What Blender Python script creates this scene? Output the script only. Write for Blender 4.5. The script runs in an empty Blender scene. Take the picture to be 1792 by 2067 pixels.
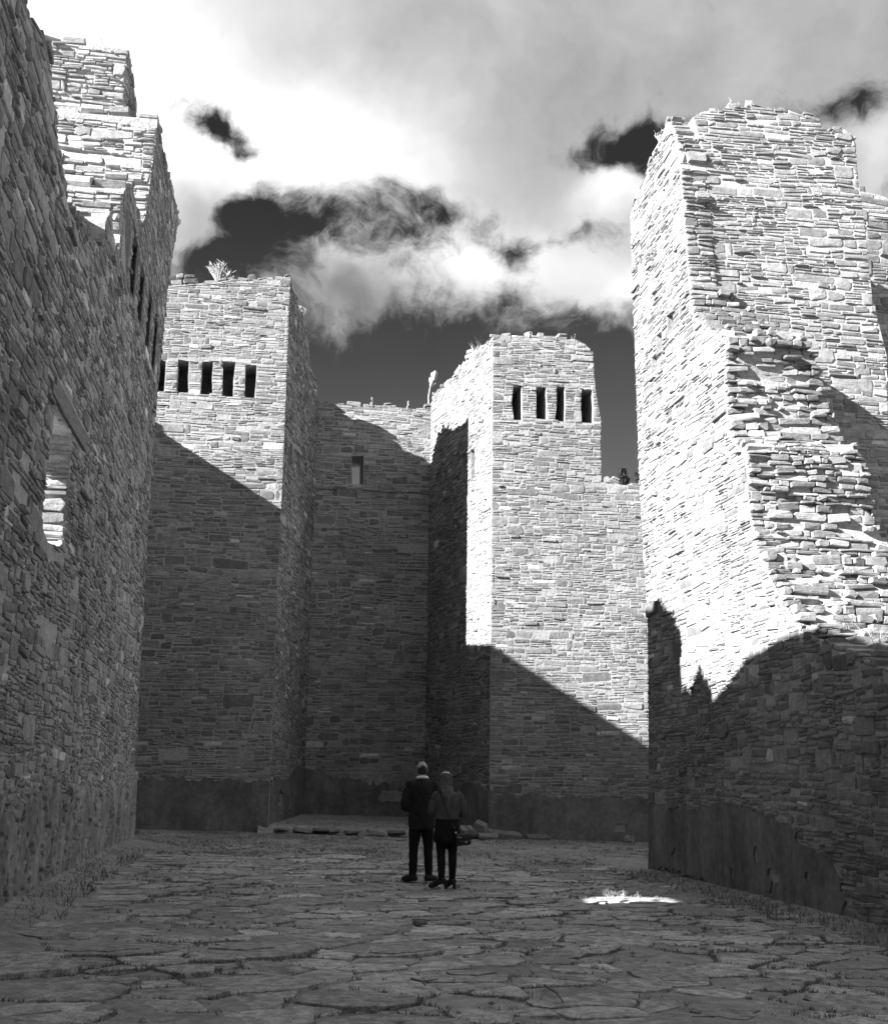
import bpy, bmesh, math, random
import numpy as np
from mathutils import Vector, Matrix
from mathutils.bvhtree import BVHTree
random.seed(7)
rng = np.random.default_rng(11)
scn = bpy.context.scene
COL = scn.collection

# ------------------------------------------------------------------ camera
PW, PH, FPX = 1792.0, 2067.0, 2560.0          # photograph grid used for the measurements
PITCH, ROLL, YAW, EYE = math.radians(11.6), math.radians(.8), math.radians(8.1), 1.6
CAM = np.array([0., 0., EYE])
_F0 = np.array([math.sin(YAW), math.cos(YAW), 0]); _R0 = np.array([math.cos(YAW), -math.sin(YAW), 0]); _Z = np.array([0, 0, 1.])
CF = _F0 * math.cos(PITCH) + _Z * math.sin(PITCH); _U = _Z * math.cos(PITCH) - _F0 * math.sin(PITCH)
CR = _R0 * math.cos(ROLL) + _U * math.sin(ROLL); CU = _U * math.cos(ROLL) - _R0 * math.sin(ROLL)
cam_d = bpy.data.cameras.new('camera'); cam = bpy.data.objects.new('camera', cam_d); COL.objects.link(cam)
cam_d.sensor_fit = 'HORIZONTAL'; cam_d.sensor_width = 36.0; cam_d.lens = 36.0 * FPX / PW
cam_d.clip_start = .1; cam_d.clip_end = 3000
M = Matrix(((CR[0], CU[0], -CF[0], CAM[0]), (CR[1], CU[1], -CF[1], CAM[1]), (CR[2], CU[2], -CF[2], CAM[2]), (0, 0, 0, 1)))
cam.matrix_world = M
scn.camera = cam
scn.render.resolution_x, scn.render.resolution_y = 887, 1024

def ray(u, v):
    return CF + CR * ((u - PW / 2) / FPX) + CU * ((PH / 2 - v) / FPX)
def on_plane(u, v, n, d):                      # where a sight line meets a wall or the ground
    r = ray(u, v); n = np.array(n, float); t = (d - n @ CAM) / (n @ r); return CAM + r * t
def proj(P):
    d = np.asarray(P, float) - CAM; z = d @ CF
    return PW / 2 + FPX * (d @ CR) / z, PH / 2 - FPX * (d @ CU) / z, z

# ------------------------------------------------------------------ sun, sky, exposure
SUN = np.array([1, .385, -.605]); SUN = SUN / np.linalg.norm(SUN)
sl = bpy.data.lights.new('sun', 'SUN'); sl.energy = 4.4; sl.angle = math.radians(.53); sl.color = (1, 1, 1)
so = bpy.data.objects.new('sun', sl); COL.objects.link(so); so.location = (-30, -10, 30)
so.rotation_mode = 'QUATERNION'; so.rotation_quaternion = Vector(SUN).to_track_quat('-Z', 'Y')
scn.view_settings.view_transform = 'Standard'; scn.view_settings.look = 'None'
scn.view_settings.exposure = 2.27; scn.view_settings.gamma = 1; scn.view_settings.use_curve_mapping = False

class NT:
    """small helper to write node trees"""
    def __init__(s, tree): s.t = tree; s.n = tree.nodes; s.l = tree.links
    def node(s, typ, **kw):
        nd = s.n.new(typ)
        for k, v in kw.items():
            if k == 'inp':
                for i, x in v.items(): s.set(nd.inputs[i], x)
            else: setattr(nd, k, v)
        return nd
    def set(s, sock, x):
        if isinstance(x, bpy.types.NodeSocket): s.l.new(x, sock)
        elif x is not None: sock.default_value = x
    def m(s, op, a, b=None, c=None, clamp=False):
        nd = s.n.new('ShaderNodeMath'); nd.operation = op; nd.use_clamp = clamp
        for i, x in enumerate((a, b, c)):
            if x is not None: s.set(nd.inputs[i], x)
        return nd.outputs[0]
    def vm(s, op, a, b=None, sc=None):
        nd = s.n.new('ShaderNodeVectorMath'); nd.operation = op
        s.set(nd.inputs[0], a)
        if b is not None: s.set(nd.inputs[1], b)
        if sc is not None: s.set(nd.inputs['Scale'], sc)
        return nd.outputs['Value'] if op in ('LENGTH', 'DISTANCE', 'DOT_PRODUCT') else nd.outputs[0]
    def noise(s, vec, scale, detail=5, rough=.55, dim='3D', dist=0, out=0):
        nd = s.n.new('ShaderNodeTexNoise'); nd.noise_dimensions = dim
        s.set(nd.inputs['Vector'], vec); nd.inputs['Scale'].default_value = scale; nd.inputs['Detail'].default_value = detail
        nd.inputs['Roughness'].default_value = rough; nd.inputs['Distortion'].default_value = dist
        return nd.outputs[out]
    def mr(s, x, a, b, c=0., d=1., smooth=True):
        nd = s.n.new('ShaderNodeMapRange'); nd.interpolation_type = 'SMOOTHSTEP' if smooth else 'LINEAR'
        for i, q in enumerate((x, a, b, c, d)): s.set(nd.inputs[i], q)
        return nd.outputs[0]
    def mix(s, f, a, b):
        nd = s.n.new('ShaderNodeMix'); nd.data_type = 'FLOAT'
        s.set(nd.inputs[0], f); s.set(nd.inputs[2], a); s.set(nd.inputs[3], b); return nd.outputs[0]

w = bpy.data.worlds.new('World'); scn.world = w; w.use_nodes = True
w.cycles.sampling_method = 'NONE'; scn.cycles.max_bounces = 5; scn.cycles.diffuse_bounces = 3
T = NT(w.node_tree); T.n.clear()
sky = T.node('ShaderNodeTexSky'); sky.sky_type = 'NISHITA'; sky.sun_disc = False
sky.sun_elevation = math.asin(-SUN[2]); sky.sun_rotation = math.atan2(-SUN[0], -SUN[1]); sky.altitude = 2000; sky.dust_density = 2.5
red = T.node('ShaderNodeSeparateColor', inp={0: sky.outputs[0]}).outputs[0]     # a black and white picture through a red filter
D = T.node('ShaderNodeTexCoord').outputs['Generated']
wv = T.noise(D, 7.0, 4, .6, out=1); wv = T.vm('SUBTRACT', wv, (.5, .5, .5))
Dw = T.vm('ADD', D, T.vm('SCALE', wv, sc=.085))
wv2 = T.vm('SUBTRACT', T.noise(D, 28.0, 4, .6, out=1), (.5, .5, .5))
Dw = T.vm('ADD', Dw, T.vm('SCALE', wv2, sc=.012))
def skyblob(u, v, ru, rv, amp):                  # one cloud or one gap: centre given as a direction, size in radians
    d0 = ray(u, v); d0 = d0 / np.linalg.norm(d0); sc = np.array([FPX / ru, FPX / ru, FPX / rv])
    q = T.n.new('ShaderNodeVectorMath'); q.operation = 'MULTIPLY_ADD'; T.set(q.inputs[0], Dw); q.inputs[1].default_value = sc; q.inputs[2].default_value = -sc * d0
    return T.m('POWER', .36788, T.vm('DOT_PRODUCT', q.outputs[0], q.outputs[0])), amp
def total(lst):
    s = None
    for x in lst:
        if isinstance(x, tuple): s = T.m('MULTIPLY_ADD', x[0], x[1], s)
        else: s = x if s is None else T.m('ADD', s, x)
    return s
Dz = T.node('ShaderNodeSeparateXYZ', inp={0: Dw}).outputs[2]
fb = T.noise(Dw, 12.0, 9, .66)
deck = T.mr(Dz, .318, .405, -1.0, .62)          # clear air low down, a deck of cloud above
cover = total([deck, T.mr(Dz, .25, .345, -1.6, 0.), T.m('MULTIPLY', T.m('SUBTRACT', fb, .5), 5.2),
    skyblob(530, 445, 85, 75, -1.5), skyblob(655, 470, 115, 60, -1.15), skyblob(437, 252, 70, 40, -1.9), skyblob(500, 305, 50, 34, -1.8),
    skyblob(835, 415, 70, 60, -1.25), skyblob(790, 500, 90, 45, -.45), skyblob(1225, 285, 125, 30, -1.5), skyblob(1325, 300, 46, 70, -1.6),
    skyblob(1710, 218, 72, 56, -2.1), skyblob(1795, 385, 30, 40, -.9), skyblob(1040, 488, 45, 36, -1.6), skyblob(1200, 475, 80, 42, -1.5),
    skyblob(480, 548, 110, 26, -1.0), skyblob(430, 30, 420, 150, .5), skyblob(1100, 120, 600, 130, .6), skyblob(700, 300, 170, 90, .6),
    skyblob(710, 590, 95, 34, .9), skyblob(950, 540, 180, 60, .65), skyblob(1220, 585, 100, 55, 1.0), skyblob(385, 470, 62, 90, 1.2), skyblob(430, 390, 50, 45, .9)])
mask = T.mr(cover, -.85, .6)
fine = T.noise(Dw, 8.0, 6, .55)
bright = total([T.m('MULTIPLY', T.m('SUBTRACT', fine, .5), .55), T.m('ADD', .40, 0.),
    skyblob(660, 310, 270, 120, .58), skyblob(120, 60, 380, 230, .6), skyblob(400, 290, 120, 70, .3), skyblob(1240, 360, 80, 60, .5),
    skyblob(950, 510, 280, 80, .42), skyblob(1240, 590, 80, 45, .4), skyblob(1770, 290, 60, 45, .25),
    skyblob(1050, 350, 200, 110, -.08), skyblob(1300, 90, 500, 130, -.05), skyblob(420, 430, 90, 80, -.12), skyblob(720, 590, 110, 50, -.28)])
bright = T.m('MAXIMUM', bright, .18)
clear = T.m('MULTIPLY', red, T.mr(Dz, .15, .45, .19, .072))
lum = T.mix(mask, clear, T.m('MULTIPLY', bright, 2.6))
bg = T.node('ShaderNodeBackground', inp={0: lum, 1: .1})
T.l.new(bg.outputs[0], T.node('ShaderNodeOutputWorld').inputs[0])

# ------------------------------------------------------------------ materials (all grey: the photograph is black and white)
def material(name):
    m = bpy.data.materials.new(name); m.use_nodes = True
    t = NT(m.node_tree); t.n.clear()
    b = t.node('ShaderNodeBsdfPrincipled'); o = t.node('ShaderNodeOutputMaterial'); t.l.new(b.outputs[0], o.inputs[0])
    b.inputs['Specular IOR Level'].default_value = .25
    t.b = b; t.pos = t.node('ShaderNodeNewGeometry').outputs['Position']
    return m, t
def grey(t, x):
    c = t.node('ShaderNodeCombineColor')
    for i in range(3): t.set(c.inputs[i], x)
    return c.outputs[0]
def bump(t, h, strength, dist, prev=None):
    nd = t.node('ShaderNodeBump'); nd.inputs['Strength'].default_value = strength; nd.inputs['Distance'].default_value = dist
    t.set(nd.inputs['Height'], h)
    if prev is not None: t.l.new(prev, nd.inputs['Normal'])
    return nd.outputs[0]
def plain(name, val, rough=.9, var=.2, sc=30, bs=.3, bd=.004, spec=.25):
    m, t = material(name)
    n = t.noise(t.pos, sc, 5)
    t.set(t.b.inputs['Base Color'], grey(t, t.m('MULTIPLY', val, t.mr(n, .25, .75, 1 - var, 1 + var))))
    t.b.inputs['Roughness'].default_value = rough; t.b.inputs['Specular IOR Level'].default_value = spec
    if bs: t.set(t.b.inputs['Normal'], bump(t, n, bs, bd))
    return m
def mk_stone(name, lo, hi, bd=.010, mott=.78):
    m, t = material(name)
    at = t.node('ShaderNodeAttribute'); at.attribute_name = 'tint'; ti = at.outputs['Fac']
    base = t.m('ADD', t.m('MULTIPLY', t.m('MINIMUM', ti, 1.0), hi - lo), lo)
    white = t.mr(ti, 1.0, 1.5, 0, .36, False)                     # the odd stone of pale limestone
    big = t.noise(t.pos, .55, 1); mid = t.noise(t.pos, 9, 3, .6); fin = t.noise(t.pos, 42, 2, .65)
    st = t.node('ShaderNodeMapping'); t.set(st.inputs['Vector'], t.pos); st.inputs['Scale'].default_value = (6, 6, 55)
    lay = t.noise(st.outputs[0], 1.0, 1, .6)                      # bedding of the flaggy sandstone
    c = t.m('MULTIPLY', t.m('ADD', base, white), t.mr(mid, .3, .7, mott, 1.96 - mott))
    c = t.m('MULTIPLY', c, t.mr(fin, .25, .75, mott + .08, 1.9 - mott)); c = t.m('MULTIPLY', c, t.mr(big, .3, .7, .88, 1.12))
    c = t.m('MULTIPLY', c, t.mr(mid, .66, .74, 1, 1.3))
    t.set(t.b.inputs['Base Color'], grey(t, c)); t.b.inputs['Roughness'].default_value = .93
    hh = t.m('ADD', t.m('MULTIPLY', mid, 1.5), t.m('ADD', t.m('MULTIPLY', fin, .7), t.m('MULTIPLY', lay, .8)))
    t.set(t.b.inputs['Normal'], bump(t, hh, .7, bd))
    return m
def mk_mortar(name, v):
    m, t = material(name)
    big = t.noise(t.pos, .8, 2); mid = t.noise(t.pos, 12, 4, .65); fin = t.noise(t.pos, 70, 2, .7)
    c = t.m('MULTIPLY', v, t.mr(big, .3, .7, .85, 1.12)); c = t.m('MULTIPLY', c, t.mr(mid, .3, .7, .78, 1.14)); c = t.m('MULTIPLY', c, t.mr(fin, .3, .7, .9, 1.08))
    t.set(t.b.inputs['Base Color'], grey(t, c)); t.b.inputs['Roughness'].default_value = .96
    t.set(t.b.inputs['Normal'], bump(t, t.m('ADD', mid, t.m('MULTIPLY', fin, .3)), .7, .03))
    return m
M_STONE = mk_stone('sandstone', .145, .31)
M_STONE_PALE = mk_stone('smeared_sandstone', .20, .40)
M_MORTAR = mk_mortar('mortar', .375)
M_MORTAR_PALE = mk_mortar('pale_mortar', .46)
M_FLAG = mk_stone('flagstone', .28, .44, .02, .66)
M_PLASTER, t = material('plaster')
big = t.noise(t.pos, 1.3, 5, .6); mid = t.noise(t.pos, 8, 6, .6); fin = t.noise(t.pos, 60, 4, .6)
mp = t.node('ShaderNodeMapping'); t.set(mp.inputs['Vector'], t.pos); mp.inputs['Scale'].default_value = (3, 3, .5)
stn = t.noise(mp.outputs[0], 1.2, 5, .6)
c = t.m('MULTIPLY', .19, t.mr(big, .3, .7, .72, 1.2)); c = t.m('MULTIPLY', c, t.mr(stn, .35, .7, .82, 1.12)); c = t.m('MULTIPLY', c, t.mr(mid, .3, .7, .82, 1.14))
t.set(t.b.inputs['Base Color'], grey(t, c)); t.b.inputs['Roughness'].default_value = .95
n1 = bump(t, big, .4, .05); n1 = bump(t, mid, .5, .02, n1); t.set(t.b.inputs['Normal'], bump(t, fin, .35, .004, n1))
M_PLASTER_PALE = M_PLASTER.copy(); M_PLASTER_PALE.name = 'eroded_pale_plaster'
for nd in M_PLASTER_PALE.node_tree.nodes:
    if nd.type == 'MATH' and nd.operation == 'MULTIPLY' and abs(nd.inputs[0].default_value - .19) < 1e-4: nd.inputs[0].default_value = .31
M_DIRT, t = material('dirt')
big = t.noise(t.pos, .6, 5); mid = t.noise(t.pos, 7, 6, .65); fin = t.noise(t.pos, 80, 5, .7); spk = t.noise(t.pos, 160, 2, .5)
c = t.m('MULTIPLY', .31, t.mr(big, .3, .7, .8, 1.15)); c = t.m('MULTIPLY', c, t.mr(mid, .3, .7, .72, 1.2)); c = t.m('MULTIPLY', c, t.mr(fin, .3, .7, .7, 1.2))
c = t.m('MULTIPLY', c, t.mr(spk, .6, .7, 1, 1.4))
t.set(t.b.inputs['Base Color'], grey(t, c)); t.b.inputs['Roughness'].default_value = .97
n1 = bump(t, mid, .8, .03); t.set(t.b.inputs['Normal'], bump(t, fin, .8, .008, n1))
M_GRASS = plain('dry_grass', .19, .8, .4, 20, 0)
M_STRAW = plain('pale_straw', .42, .7, .3, 20, 0)
M_WOOD, t = material('weathered_wood')
mp = t.node('ShaderNodeMapping'); t.set(mp.inputs['Vector'], t.pos); mp.inputs['Scale'].default_value = (60, 3, 60)
gr = t.noise(mp.outputs[0], 1.0, 5, .6)
t.set(t.b.inputs['Base Color'], grey(t, t.mr(gr, .3, .7, .13, .30))); t.b.inputs['Roughness'].default_value = .85
t.set(t.b.inputs['Normal'], bump(t, gr, .7, .006))
M_DARK = plain('dark_knit', .018, .9, .2, 220, .4, .002)
M_TROUSER = plain('black_trousers', .008, .85, .2, 150, .3, .002)
M_SWEATER = plain('grey_knit', .08, .92, .25, 160, .5, .003)
M_SKIRT, t = material('patterned_skirt')
vo = t.node('ShaderNodeTexVoronoi'); t.set(vo.inputs['Vector'], t.pos); vo.inputs['Scale'].default_value = 38
t.set(t.b.inputs['Base Color'], grey(t, t.mr(vo.outputs['Distance'], .08, .3, .035, .006))); t.b.inputs['Roughness'].default_value = .8
M_SKIN = plain('skin', .30, .55, .08, 30, .1, .001)
M_CAP = plain('cap_cloth', .36, .85, .1, 120, .3, .002)
M_COLLAR = plain('white_collar', .85, .8, .06, 120, .2, .002)
M_HAIRD = plain('short_dark_hair', .03, .6, .3, 120, .5, .003)
M_HAIR, t = material('long_brown_hair')
mp = t.node('ShaderNodeMapping'); t.set(mp.inputs['Vector'], t.pos); mp.inputs['Scale'].default_value = (140, 140, 7)
hr = t.noise(mp.outputs[0], 1.0, 4, .6)
t.set(t.b.inputs['Base Color'], grey(t, t.mr(hr, .3, .7, .025, .15))); t.b.inputs['Roughness'].default_value = .45
t.set(t.b.inputs['Normal'], bump(t, hr, .8, .006))
M_LEATHER = plain('black_leather', .014, .42, .2, 90, .3, .002, .5)
M_SHOE = plain('dark_shoe', .02, .7, .2, 90, .3, .002)
M_METAL, t = material('metal'); t.set(t.b.inputs['Base Color'], (.75, .75, .75, 1)); t.b.inputs['Metallic'].default_value = 1; t.b.inputs['Roughness'].default_value = .3
M_CACTUS = plain('cactus_skin', .34, .8, .3, 40, .5, .01)
M_LEAF = plain('juniper_leaf', .035, .8, .4, 20, 0)
M_BARK = plain('bark', .16, .9, .3, 20, .5, .01)

# ------------------------------------------------------------------ mesh helpers
def mesh_from(name, V, loops, starts, mat, tint=None, smooth=False):
    me = bpy.data.meshes.new(name)
    V = np.asarray(V, np.float32); loops = np.asarray(loops, np.int32); starts = np.asarray(starts, np.int32)
    me.vertices.add(len(V)); me.vertices.foreach_set('co', V.ravel())
    me.loops.add(len(loops)); me.loops.foreach_set('vertex_index', loops)
    me.polygons.add(len(starts)); me.polygons.foreach_set('loop_start', starts)
    me.polygons.foreach_set('use_smooth', np.full(len(starts), bool(smooth)))
    if tint is not None:
        a = me.attributes.new('tint', 'FLOAT', 'POINT'); a.data.foreach_set('value', np.asarray(tint, np.float32))
    me.update(calc_edges=True); me.validate()
    if mat: me.materials.append(mat)
    return me
def mesh_pyd(name, V, F, mat, tint=None, smooth=False):
    loops = []; starts = []
    for f in F: starts.append(len(loops)); loops.extend(f)
    return mesh_from(name, V, loops, starts, mat, tint, smooth)
def link(name, me, parent=None, loc=(0, 0, 0)):
    o = bpy.data.objects.new(name, me); COL.objects.link(o)
    o.location = loc
    if parent is not None: o.parent = parent
    return o
def tag(o, label=None, cat=None, group=None, kind=None):
    if label: o['label'] = label
    if cat: o['category'] = cat
    if group: o['group'] = group
    if kind: o['kind'] = kind
    return o
def thing(name, loc, label, cat, group=None):
    o = bpy.data.objects.new(name, None); COL.objects.link(o); o.location = loc; o.empty_display_size = .3
    return tag(o, label, cat, group)

# --- many stones at once. every stone: centre O, axes U (length) V (height) N (outward), sizes, protrusion
RING = 8
def stones_mesh_arrays(O, U, V, N, W, H, P, B, closed=False):
    """returns verts (n,k,3) and the face pattern of one stone (k verts)"""
    n = len(W); R = rng.random
    sx = np.array([-1, 1, 1, 1, 1, -1, -1, -1.]); sy = np.array([-1, -1, -1, 1, 1, 1, 1, -1.])
    cut = np.array([0, 0, 1, 1, 0, 0, 1, 1])                      # 0: point on a long side, 1: point on a short side
    k1 = np.minimum(W[:, None] * .3, (.03 + .42 * R((n, 8)) ** 2) * H[:, None]); k2 = (.04 + .30 * R((n, 8)) ** 1.5) * H[:, None]
    a = sx * (W[:, None] / 2 - np.where(cut == 0, k1, 0) - R((n, 8)) * .05 * H[:, None])
    b = sy * (H[:, None] / 2 - np.where(cut == 1, k2, 0) - (R((n, 8)) ** 1.5 * .26 - .04) * H[:, None])
    th = np.clip(rng.normal(0, 1, n), -2, 2)[:, None] * np.minimum(.045, .3 * H / W)[:, None]; a, b = a - b * th, b + a * th
    P_ = P[:, None]
    tu = rng.normal(0, .022, n)[:, None]; tv = rng.normal(.0, .026, n)[:, None]
    ins = np.minimum(.011, .14 * H)[:, None] * (.4 + R((n, 8)))
    a2 = a - np.sign(a) * ins; b2 = b - np.sign(b) * ins * .8
    c0 = np.broadcast_to(-B[:, None], a.shape)
    c1 = P_ * .6 + 0 * a
    c2 = P_ + a2 * tu * .5 + b2 * tv + rng.normal(0, .003, a.shape)
    c2 = np.maximum(c2, c1 + .002)
    rings = [(a, b, c0), (a, b, c1), (a2, b2, c2)]
    ac = (R((n, 1)) - .5) * .4 * W[:, None]; bc = (R((n, 1)) - .5) * .3 * H[:, None]; cc = P_ + ac * tu * .5 + bc * tv + np.abs(rng.normal(0, .006, (n, 1)))
    aa = np.concatenate([r[0] for r in rings] + [ac], 1); bb = np.concatenate([r[1] for r in rings] + [bc], 1); cz = np.concatenate([r[2] for r in rings] + [cc], 1)
    if closed:
        aa = np.concatenate([aa, 0 * ac], 1); bb = np.concatenate([bb, 0 * ac], 1); cz = np.concatenate([cz, -B[:, None] - .02], 1)
    Vv = O[:, None, :] + aa[..., None] * U[:, None, :] + bb[..., None] * V[:, None, :] + cz[..., None] * N[:, None, :]
    F = []
    for r in range(2):
        for i in range(8):
            j = (i + 1) % 8; F.append((r * 8 + i, r * 8 + j, r * 8 + 8 + j, r * 8 + 8 + i))
    for i in range(8): F.append((16 + i, 16 + (i + 1) % 8, 24))
    if closed:
        for i in range(8): F.append(((i + 1) % 8, i, 25))
    return Vv, F

class Stones:
    """collects stones of one thing; the largest in the picture become objects of their own"""
    def __init__(s): s.rows = []
    def add(s, O, U, V, N, w, h, p, b=.04, closed=False, tint=None):
        s.rows.append((O, U, V, N, w, h, p, b, closed, rng.random() if tint is None else tint))
    def build(s, root, name, mat, bvh, limit=300, stuff_name='small_stones'):
        base = np.array(root.location)
        for closed in (False, True):
            rows = [r for r in s.rows if r[8] == closed]
            if not rows: continue
            O = np.array([r[0] for r in rows], float); U = np.array([r[1] for r in rows], float); V = np.array([r[2] for r in rows], float); N = np.array([r[3] for r in rows], float)
            W = np.array([r[4] for r in rows], float); H = np.array([r[5] for r in rows], float); P = np.array([r[6] for r in rows], float); B = np.array([r[7] for r in rows], float); Ti = np.array([r[9] for r in rows], float)
            ti = Ti.copy(); wh = rng.random(len(rows)) < .03; ti[wh] = 1.05 + .45 * rng.random(wh.sum()) ** 1.5
            Vv, F = stones_mesh_arrays(O, U, V, N, W, H, P, B, closed)
            # screen size
            d = O - CAM; z = d @ CF; ux = PW / 2 + FPX * (d @ CR) / z; vy = PH / 2 - FPX * (d @ CU) / z
            dist = np.linalg.norm(d, axis=1); facing = -(d * N).sum(1) / dist
            area = W * H * np.clip(facing, .02, 1) / dist ** 2
            ok = (z > 0) & (ux > -20) & (ux < PW + 20) & (vy > -20) & (vy < PH + 20) & (facing > .02)
            order = np.argsort(-np.where(ok, area, 0)); pick = []
            lim = limit if not closed else max(0, min(60, limit - s.n_sep))
            if not closed: lim = limit - (60 if any(r[8] for r in s.rows) else 0)
            for i in order:
                if len(pick) >= lim or not ok[i]: break
                q = O[i] + N[i] * (P[i] + .12); dv = Vector(q - CAM); L = dv.length
                hit = bvh.ray_cast(Vector(CAM), dv.normalized(), L - .1)
                if hit[0] is None: pick.append(i)
            s.n_sep = len(pick)
            pk = set(pick); rest = np.array([i for i in range(len(rows)) if i not in pk], int)
            k = Vv.shape[1]
            lo = np.array([x for f in F for x in f]); fl = np.array([len(f) for f in F]); st = np.concatenate([[0], np.cumsum(fl)[:-1]])
            for i in pick:
                me = mesh_from(name, Vv[i] - O[i], lo, st, mat, np.full(k, ti[i]))
                link(name, me, root, O[i] - base)
            if len(rest):
                nn = len(rest)
                me = mesh_from(stuff_name, (Vv[rest] - base).reshape(-1, 3), (lo[None] + (np.arange(nn) * k)[:, None]).ravel(), (st[None] + (np.arange(nn) * len(lo))[:, None]).ravel(), mat, np.repeat(ti[rest], k))
                tag(link(stuff_name, me, root), kind='stuff')

def crossings(polys, v):
    xs = []
    for P in polys:
        for i in range(len(P)):
            (a, b), (c, d) = P[i], P[(i + 1) % len(P)]
            if (b <= v) != (d <= v): xs.append(a + (v - b) / (d - b) * (c - a))
    xs.sort(); return list(zip(xs[0::2], xs[1::2]))
def clamp(x, a, b): return max(a, min(b, x))
def face_stones(S, O, U, V, N, polys, hgt=.115, lng=.40, rough=1.0, wob=.085, skip=None, prot=.016):
    """lay coursed rubble over a flat face; polys = outline and holes in face coordinates"""
    O, U, V, N = (np.array(x, float) for x in (O, U, V, N))
    vs = [p[1] for p in polys[0]]; v = min(vs); top = max(vs)
    f1, f2, ph = .35 + .3 * random.random(), .9 + .6 * random.random(), random.random() * 9
    warp = lambda u, q: wob * (math.sin(f1 * u + ph + .7 * q) + .5 * math.sin(f2 * u + 2 * ph - 1.1 * q))
    us = [p[0] for p in polys[0]]; umin, umax = min(us), max(us)
    while v < top:
        band = clamp(random.gauss(2.3, .5), 1.2, 3.4) * hgt
        u = umin - random.random() * .6
        while u < umax:
            L = clamp(random.lognormvariate(math.log(lng * 1.9), .45), .2, 2.2)
            nl = max(1, min(6, round(band / hgt * random.choice((.45, .7, .9, 1, 1.2, 1.5, 1.9)))))
            cuts = sorted(clamp(i / nl + random.gauss(0, .22 / nl), .04, .96) for i in range(1, nl)); cuts = [0] + cuts + [1]
            for q0, q1 in zip(cuts[:-1], cuts[1:]):
                h = (q1 - q0) * band; vm = v + (q0 + q1) / 2 * band
                if h < .018: continue
                for i0, i1 in crossings(polys, vm + warp(u, vm) * 0):
                    a0, a1 = max(i0, u), min(i1, u + L)
                    if a1 - a0 < .05: continue
                    a = a0
                    while a < a1 - .03:
                        ln = clamp(random.lognormvariate(math.log(lng * (.6 + .5 * h / hgt)), .42), .09, 1.25)
                        if a + ln > a1 - .08: ln = a1 - a
                        g = .012 + .022 * random.random() ** 1.5
                        uc, vc = a + ln / 2, vm + warp(a + ln / 2, vm) * (0 if (i0 + .3 > a or i1 - .3 < a + ln) and len(polys) > 1 else 1)
                        a += ln
                        if skip and skip(uc, vc): continue
                        if random.random() < .035: continue
                        p = clamp(random.gauss(prot, prot * .7), .003, .09) * (1 if random.random() > .05 * rough else 2.4)
                        if rough > 1: p += abs(random.gauss(0, .02 * (rough - 1)))
                        hh = h * (1.0 if random.random() > .06 else 1.35) - g
                        S.add(O + U * uc + V * vc, U, V, N, max(.04, ln - g), max(.016, hh), p)
            u += L
        v += band
def prism(polys, O, U, V, E):
    """solid from a face outline with holes, pushed back by the vector E"""
    O, U, V, E = (np.array(x, float) for x in (O, U, V, E))
    vs = []; F = []
    flat = [p for P in polys for p in P]; n = len(flat)
    for p in flat: vs.append(O + U * p[0] + V * p[1])
    for p in flat: vs.append(O + U * p[0] + V * p[1] + E)
    bm = bmesh.new(); bvs = [bm.verts.new((p[0], p[1], 0)) for p in flat]; k = 0; ed = []
    for P in polys:
        m = len(P); ed += [bm.edges.new((bvs[k + i], bvs[k + (i + 1) % m])) for i in range(m)]; k += m
    bm.verts.index_update()
    bmesh.ops.triangle_fill(bm, edges=ed, use_beauty=True, use_dissolve=False)
    for f in bm.faces:
        t = [x.index for x in f.verts]; F.append(tuple(t)); F.append(tuple(i + n for i in reversed(t)))
    bm.free()
    k = 0
    for P in polys:
        m = len(P)
        for i in range(m):
            j = (i + 1) % m; F.append((k + i, k + j, n + k + j, n + k + i))
        k += m
    return vs, F
CORES = []
def core(root, vs, F, mat=None, name='masonry_core'):
    base = np.array(root.location)
    me = mesh_pyd(name, [np.array(v) - base for v in vs], F, mat or M_MORTAR)
    bm = bmesh.new(); bm.from_mesh(me); bmesh.ops.recalc_face_normals(bm, faces=bm.faces); bm.to_mesh(me); bm.free()
    CORES.append((vs, F)); return link(name, me, root)
def edge_face(S, A, B, E, N, **kw):
    """stones on the narrow face swept by the edge A-B along E"""
    A, B, E = (np.array(x, float) for x in (A, B, E))
    l1, l2 = np.linalg.norm(E), np.linalg.norm(B - A)
    face_stones(S, A, E / l1, (B - A) / l2, N, [[(0, 0), (l1, 0), (l1, l2), (0, l2)]], **kw)
def cap_stones(S, A, B, E, up=.10, dens=1.0, size=1.0):
    """loose top course along the wall head A-B, across the thickness E"""
    A, B, E = (np.array(x, float) for x in (A, B, E)); L = np.linalg.norm(B - A); D = (B - A) / L; l2 = np.linalg.norm(E); En = E / l2
    rows = max(1, int(l2 / .42))
    for r in range(rows):
        s = 0
        while s < L:
            ln = clamp(random.lognormvariate(math.log(.30 * size), .4), .1, .8); h = clamp(random.gauss(.11, .04), .04, .22) * size
            ln = min(ln, L - s)
            if ln > .06 and random.random() < .8 * dens:
                dep = .3 + .25 * random.random()
                th = random.gauss(0, .12); U = D * math.cos(th) + En * math.sin(th); N = -En * math.cos(th) + D * math.sin(th)
                zz = random.random() * up - .03
                O = A + D * (s + ln / 2) + En * (l2 * (r + .0) / rows + .02) + _Z * (zz + h / 2)
                V = np.cross(N, U); V = V * np.sign(V[2] if abs(V[2]) > 1e-6 else 1)
                S.add(O, U, V, N, ln, h, .03 * random.random(), dep, True)
                if random.random() < .25 * dens: S.add(O + _Z * h + D * random.gauss(0, .08), U, V, N, ln * .7, h * .7, .02, dep * .7, True)
            s += ln * (.95 + .25 * random.random()) + .01
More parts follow.
